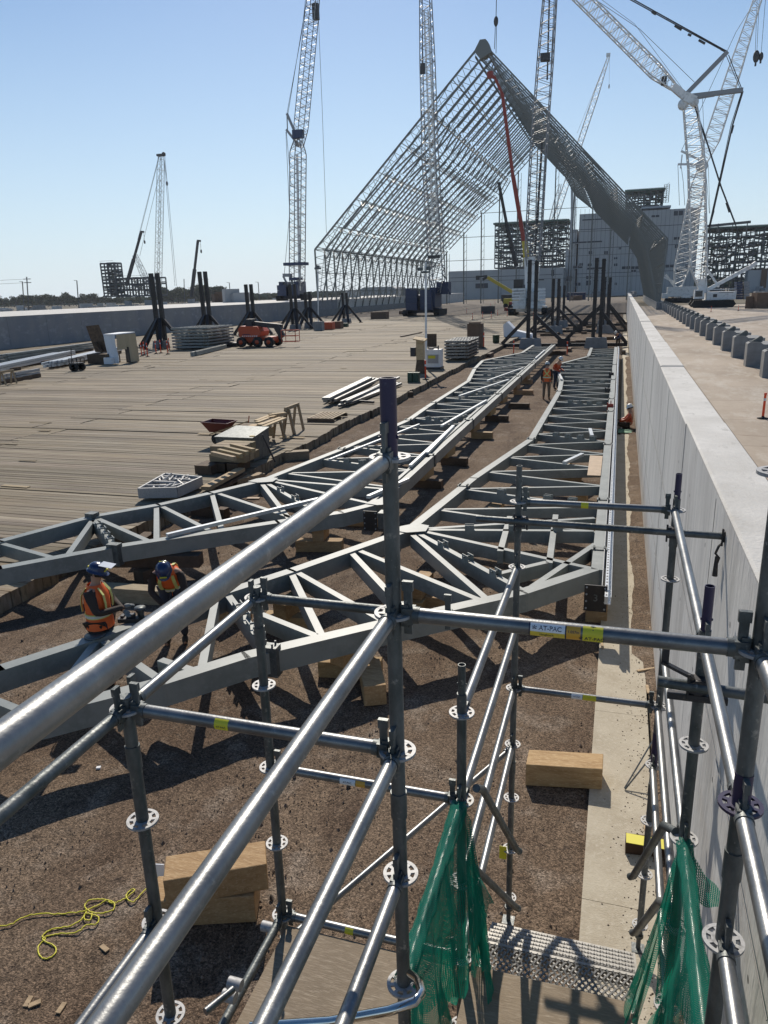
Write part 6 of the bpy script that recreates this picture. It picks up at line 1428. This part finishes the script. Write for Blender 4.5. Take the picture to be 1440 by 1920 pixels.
    if vest:
        # vest shell: elliptical rings following the spine, open arm holes approximated by tapering shoulder straps
        ax=[pel+(pel-sp)*.55,pel,(pel+sp)/2,sp,(sp+ch)/2,ch,ch+(ch-sp).normalized()*.13]; rad=[(.215,.185),(.21,.18),(.19,.165),(.19,.165),(.20,.168),(.20,.155),(.10,.10)]
        lr=(Vector(J['rs'])-Vector(J['ls'])); lr.z*=.5; lr.normalize()
        def ring(i,t=None):
            if t is None: c,r_=ax[i],rad[i]
            d=(ax[min(i+1,6)]-ax[max(i-1,0)]).normalized(); x=(lr-d*lr.dot(d)).normalized(); y=d.cross(x)
            return [M@(c+x*r_[0]*math.cos(a)+y*r_[1]*math.sin(a)) for a in [2*PI*k/20 for k in range(20)]]
        m=MB(); vs=[]
        for i in range(7): vs+=ring(i)
        m.add(vs,[(i*20+k,i*20+(k+1)%20,(i+1)*20+(k+1)%20,(i+1)*20+k) for i in range(6) for k in range(20)],True); m.build('safety_vest',vestmat,T)
        # reflective bands
        def band(c0,c1,ra,nm='reflective_band',mat='hivis_stripe'):
            d=(c1-c0).normalized(); x=(lr-d*lr.dot(d)).normalized(); y=d.cross(x); vs=[]
            for c in (c0,c1): vs+=[M@(c+x*ra[0]*math.cos(2*PI*k/20)+y*ra[1]*math.sin(2*PI*k/20)) for k in range(20)]
            m=MB(); m.add(vs,[(k,(k+1)%20,20+(k+1)%20,20+k) for k in range(20)],True); m.build(nm,mat,T)
        band(pel+(sp-pel)*.45,pel+(sp-pel)*.85,(.201,.176)); band(pel+(sp-pel)*.55,pel+(sp-pel)*.75,(.205,.18),'reflective_band','silver_stripe')
        dd=(ch-sp).normalized(); x=(lr-dd*lr.dot(dd)).normalized(); y=dd.cross(x)
        for s in (-1,1):
            for fs in (-1,1):
                P=[sp+x*.11*s+y*fs*.168,sp+(ch-sp)*.5+x*.115*s+y*fs*.172,ch+x*.11*s+y*fs*.155,ch+dd*.10+x*.09*s+y*fs*.085]
                if cross and fs==-1: P=[sp+x*.12*s+y*fs*.170,sp+(ch-sp)*.5+y*fs*.180,ch-x*.10*s+y*fs*.155,ch+dd*.10-x*.09*s+y*fs*.085]
                m=MB()
                for a,b in zip(P[:-1],P[1:]): m.bar(M@a,M@b,.05,.008,up=M.to_3x3()@(y*fs))
                m.build('reflective_band','hivis_stripe',T)
    # hard hat aligned with the head
    def shell(cen,rings,mat,nm,par=T):
        vs=[]; x=side; 
        for (r,h) in rings:
            vs+=[M@(cen+x*r*.93*math.cos(2*PI*k/20)+f2*r*1.08*math.sin(2*PI*k/20)+up*h) for k in range(20)]
        m=MB(); m.add(vs,[(i*20+k,i*20+(k+1)%20,(i+1)*20+(k+1)%20,(i+1)*20+k) for i in range(len(rings)-1) for k in range(20)]+[tuple(range((len(rings)-1)*20,len(rings)*20))],True); return m.build(nm,mat,par)
    f2=up.cross(side).normalized(); f2=f2 if f2.dot(f)>0 else -f2
    hh=shell(hd+up*.035,[(.132,0),(.130,.010),(.113,.016),(.112,.05),(.097,.092),(.065,.12),(.02,.13)],helmet,'hard_hat')
    m=MB(); vs=[]; nn_=14
    for r_,h_ in ((.110,.006),(.160,-.012)):
        for k_ in range(nn_+1):
            a_=-1.0+2.0*k_/nn_; rr_=.110+(r_-.110)*math.cos(a_*1.3); vs.append(M@(hd+up*(.035+h_)+side*rr_*math.sin(a_)*1.0+f2*rr_*math.cos(a_)*1.08))
    m.add(vs,[(k_,k_+1,nn_+2+k_,nn_+1+k_) for k_ in range(nn_)],True); m.build('hat_brim',helmet,hh)
    shell(hd+up*.015,[(.101,-.03),(.106,.02),(.1,.03)],'hair','hair')
    m=MB(); m.tube(M@(hd+up*.085+f2*.125-side*.05),M@(hd+up*.085+f2*.125+side*.05),.012,6); m.tube(M@(hd+up*.09-f2*.11+side*.05),M@(hd+up*.09-f2*.11-side*.05),.012,6); m.build('hat_sticker','tag_yellow',hh)
    if visor: 
        m=MB(); P=[M@(hd+up*u+side*s*.10+f2*t) for s,t,u in ((-.9,.04,.155),(.9,.04,.155),(.9,.22,.165),(-.9,.22,.165))]; m.add(P+[p+Vector((0,0,.006)) for p in P],[(0,1,2,3),(4,5,6,7),(0,1,5,4),(2,3,7,6),(1,2,6,5),(3,0,4,7)]); m.build('face_visor','visor',hh)
    return T
def stand(**k):
    J=dict(pel=(0,0,.97),sp=(0,.0,1.14),ch=(0,0,1.38),nk=(0,.01,1.52),hd=(0,.03,1.66),ls=(-.19,0,1.42),le=(-.24,-.03,1.13),lw=(-.24,.10,.90),rs=(.19,0,1.42),re=(.24,-.03,1.13),rw=(.24,.10,.90),lh=(-.10,0,.90),lk=(-.12,.02,.50),la=(-.13,-.02,.09),lt=(-.14,.17,.04),rh=(.10,0,.90),rk=(.12,.02,.50),ra=(.13,-.02,.09),rt=(.14,.17,.04),face=(0,1,-.05))
    J.update(k); return J
# P1 near, facing right, arms crossed forward
p=PY(178,1100,7.95); P1=person((p.x,7.95,.03),-PI/2+.25,stand(le=(-.27,.10,1.16),lw=(-.05,.34,1.08),re=(.27,.10,1.16),rw=(-.02,.36,1.15),hd=(0,.05,1.66),face=(0,1,-.12)),'worker standing behind the near truss with forearms crossed, orange vest, dark helmet with raised visor',visor=True,pants='dark_cloth')
# P2 bending over the chord
p=PY(312,1120,9.15); P2=person((p.x,9.3,.03),PI+.45,stand(pel=(0,-.10,.92),sp=(0,.02,1.09),ch=(0,.22,1.26),nk=(0,.35,1.34),hd=(0,.46,1.40),ls=(-.19,.24,1.28),rs=(.19,.24,1.28),le=(-.25,.33,1.02),lw=(-.08,.46,.86),re=(.25,.33,1.02),rw=(.06,.50,.86),face=(0,.7,-.8)),'worker in orange vest and dark blue helmet bending over the near truss chord',pants='jeans')
# P3 far, back to camera
g3=G(1024,749,.03); person((g3.x,g3.y,.03),.05,stand(),'worker standing between the trusses with his back to the camera, orange vest and tan trousers',pants='khaki',shirt='dark_cloth',helmet='helmet_white',cross=True)
g4=G(1041,735,.03); person((g4.x-.05,g4.y+1.0,.03),-2.2,stand(sp=(0,.02,1.14),ch=(0,.10,1.36),nk=(0,.17,1.49),hd=(0,.24,1.60),ls=(-.19,.10,1.40),rs=(.19,.10,1.40),lw=(-.14,.40,1.0),rw=(.14,.40,1.0)),'worker in red orange shirt half hidden behind the standing worker at the right truss',vest=False,shirt='orange_paint',pants='jeans',helmet='helmet_white')
# P5 seated against the wall facing left
g5=G(1183,803,.09); person((XW-.30,g5.y,.07),PI/2,dict(pel=(0,-.02,.13),sp=(0,-.10,.30),ch=(0,-.13,.52),nk=(0,-.10,.66),hd=(0,-.06,.79),ls=(-.19,-.10,.56),rs=(.19,-.10,.56),le=(-.25,.08,.36),lw=(-.14,.30,.30),re=(.25,.08,.36),rw=(.14,.30,.30),lh=(-.10,.03,.12),lk=(-.13,.40,.22),la=(-.12,.80,.10),lt=(-.12,.86,.20),rh=(.10,.03,.12),rk=(.13,.40,.30),ra=(.13,.72,.10),rt=(.13,.84,.14),face=(0,1,-.2)),'worker in orange shirt and white helmet sitting on the footing against the long wall',vest=False,shirt='orange_paint',pants='dark_cloth',helmet='helmet_white')
m=MB(); m.box(XW-.62,XW-.03,g5.y-1.0,g5.y-.25,.087,.105) ; one('kneeling_mat',m,'green_mat','green mat on the footing beside the seated worker','mat')
m=MB(); p=G(1170,660,.1); m.obox(p,.5,.4,.6); 
g6=G(1156,655,.05); person((g6.x+.1,g6.y,.05),2.6,stand(sp=(0,.05,1.1),ch=(0,.22,1.26),nk=(0,.33,1.34),hd=(0,.43,1.42),ls=(-.19,.22,1.28),rs=(.19,.22,1.28),lw=(-.1,.5,.9),rw=(.1,.5,.9)),'distant worker leaning over the far end of the right truss, blue shirt',vest=False,shirt='helmet_blue',pants='dark_cloth',helmet='helmet_white')
# ================================================================ HAZE
HZ=True
if HZ:
    m=MB(); m.box(-1500,1500,-70,3200,-1.2,125); hz=m.build('haze','dirt'); tag(hz,kind='stuff'); mt=bpy.data.materials.new('haze'); mt.use_nodes=True; nt=mt.node_tree; nt.nodes.clear(); out=nt.nodes.new('ShaderNodeOutputMaterial'); v=nt.nodes.new('ShaderNodeVolumePrincipled'); v.inputs['Color'].default_value=(.82,.88,1,1); v.inputs['Density'].default_value=.00008; v.inputs['Anisotropy'].default_value=.3; nt.links.new(v.outputs[0],out.inputs['Volume']); hz.data.materials.clear(); hz.data.materials.append(mt)
# ================================================================ CAMERA, LIGHT
cam=bpy.data.cameras.new('Camera'); co=bpy.data.objects.new('Camera',cam); COL.objects.link(co); sc.camera=co
cam.sensor_fit='VERTICAL'; cam.sensor_height=24.0; cam.lens=24.0*F/1920; cam.clip_end=8000; cam.clip_start=.02
# world vectors of camera axes: world=(XA,FW,ZA) rows
def tow(v): return Vector((Vector(v).dot(XA),Vector(v).dot(FW),Vector(v).dot(ZA)))
R_=tow((1,0,0)); U_=tow((0,1,0)); B_=-tow((0,0,1))
co.matrix_world=Matrix(((R_.x,U_.x,B_.x,0),(R_.y,U_.y,B_.y,0),(R_.z,U_.z,B_.z,H),(0,0,0,1)))
el=math.radians(40); sd=Vector((-.335*math.cos(el),.942*math.cos(el),math.sin(el)))
sun=bpy.data.lights.new('Sun','SUN'); sun.energy=4.6; sun.angle=math.radians(.53); sun.color=(1,.915,.79); so=bpy.data.objects.new('Sun',sun); COL.objects.link(so)
so.rotation_euler=sd.to_track_quat('Z','Y').to_euler()
w=bpy.data.worlds.new('World'); sc.world=w; w.use_nodes=True; nt=w.node_tree; bg=nt.nodes['Background']; sky=nt.nodes.new('ShaderNodeTexSky'); sky.sky_type='NISHITA'; sky.sun_disc=False; sky.sun_elevation=el; sky.sun_rotation=math.atan2(sd.x,sd.y); sky.air_density=1.0; sky.dust_density=.35; sky.ozone_density=2.2; sky.altitude=100
tc=nt.nodes.new('ShaderNodeTexCoord'); sp=nt.nodes.new('ShaderNodeSeparateXYZ'); nt.links.new(tc.outputs['Generated'],sp.inputs[0])
mr=nt.nodes.new('ShaderNodeMapRange'); mr.inputs['From Min'].default_value=-.02; mr.inputs['From Max'].default_value=.36; mr.inputs['To Min'].default_value=.9; mr.inputs['To Max'].default_value=.0; nt.links.new(sp.outputs[2],mr.inputs[0])
mx=nt.nodes.new('ShaderNodeMix'); mx.data_type='RGBA'; nt.links.new(mr.outputs[0],mx.inputs[0]); nt.links.new(sky.outputs[0],mx.inputs[6]); mx.inputs[7].default_value=(7.3,8.5,9.6,1); hs=nt.nodes.new('ShaderNodeHueSaturation'); hs.inputs['Saturation'].default_value=1.22; hs.inputs['Value'].default_value=1.05
nt.links.new(mx.outputs[2],hs.inputs['Color']); nt.links.new(hs.outputs[0],bg.inputs[0]); bg.inputs[1].default_value=.092
vs=sc.view_settings; vs.view_transform='Standard'; vs.look='None'; vs.gamma=1; vs.exposure=0; vs.use_curve_mapping=False
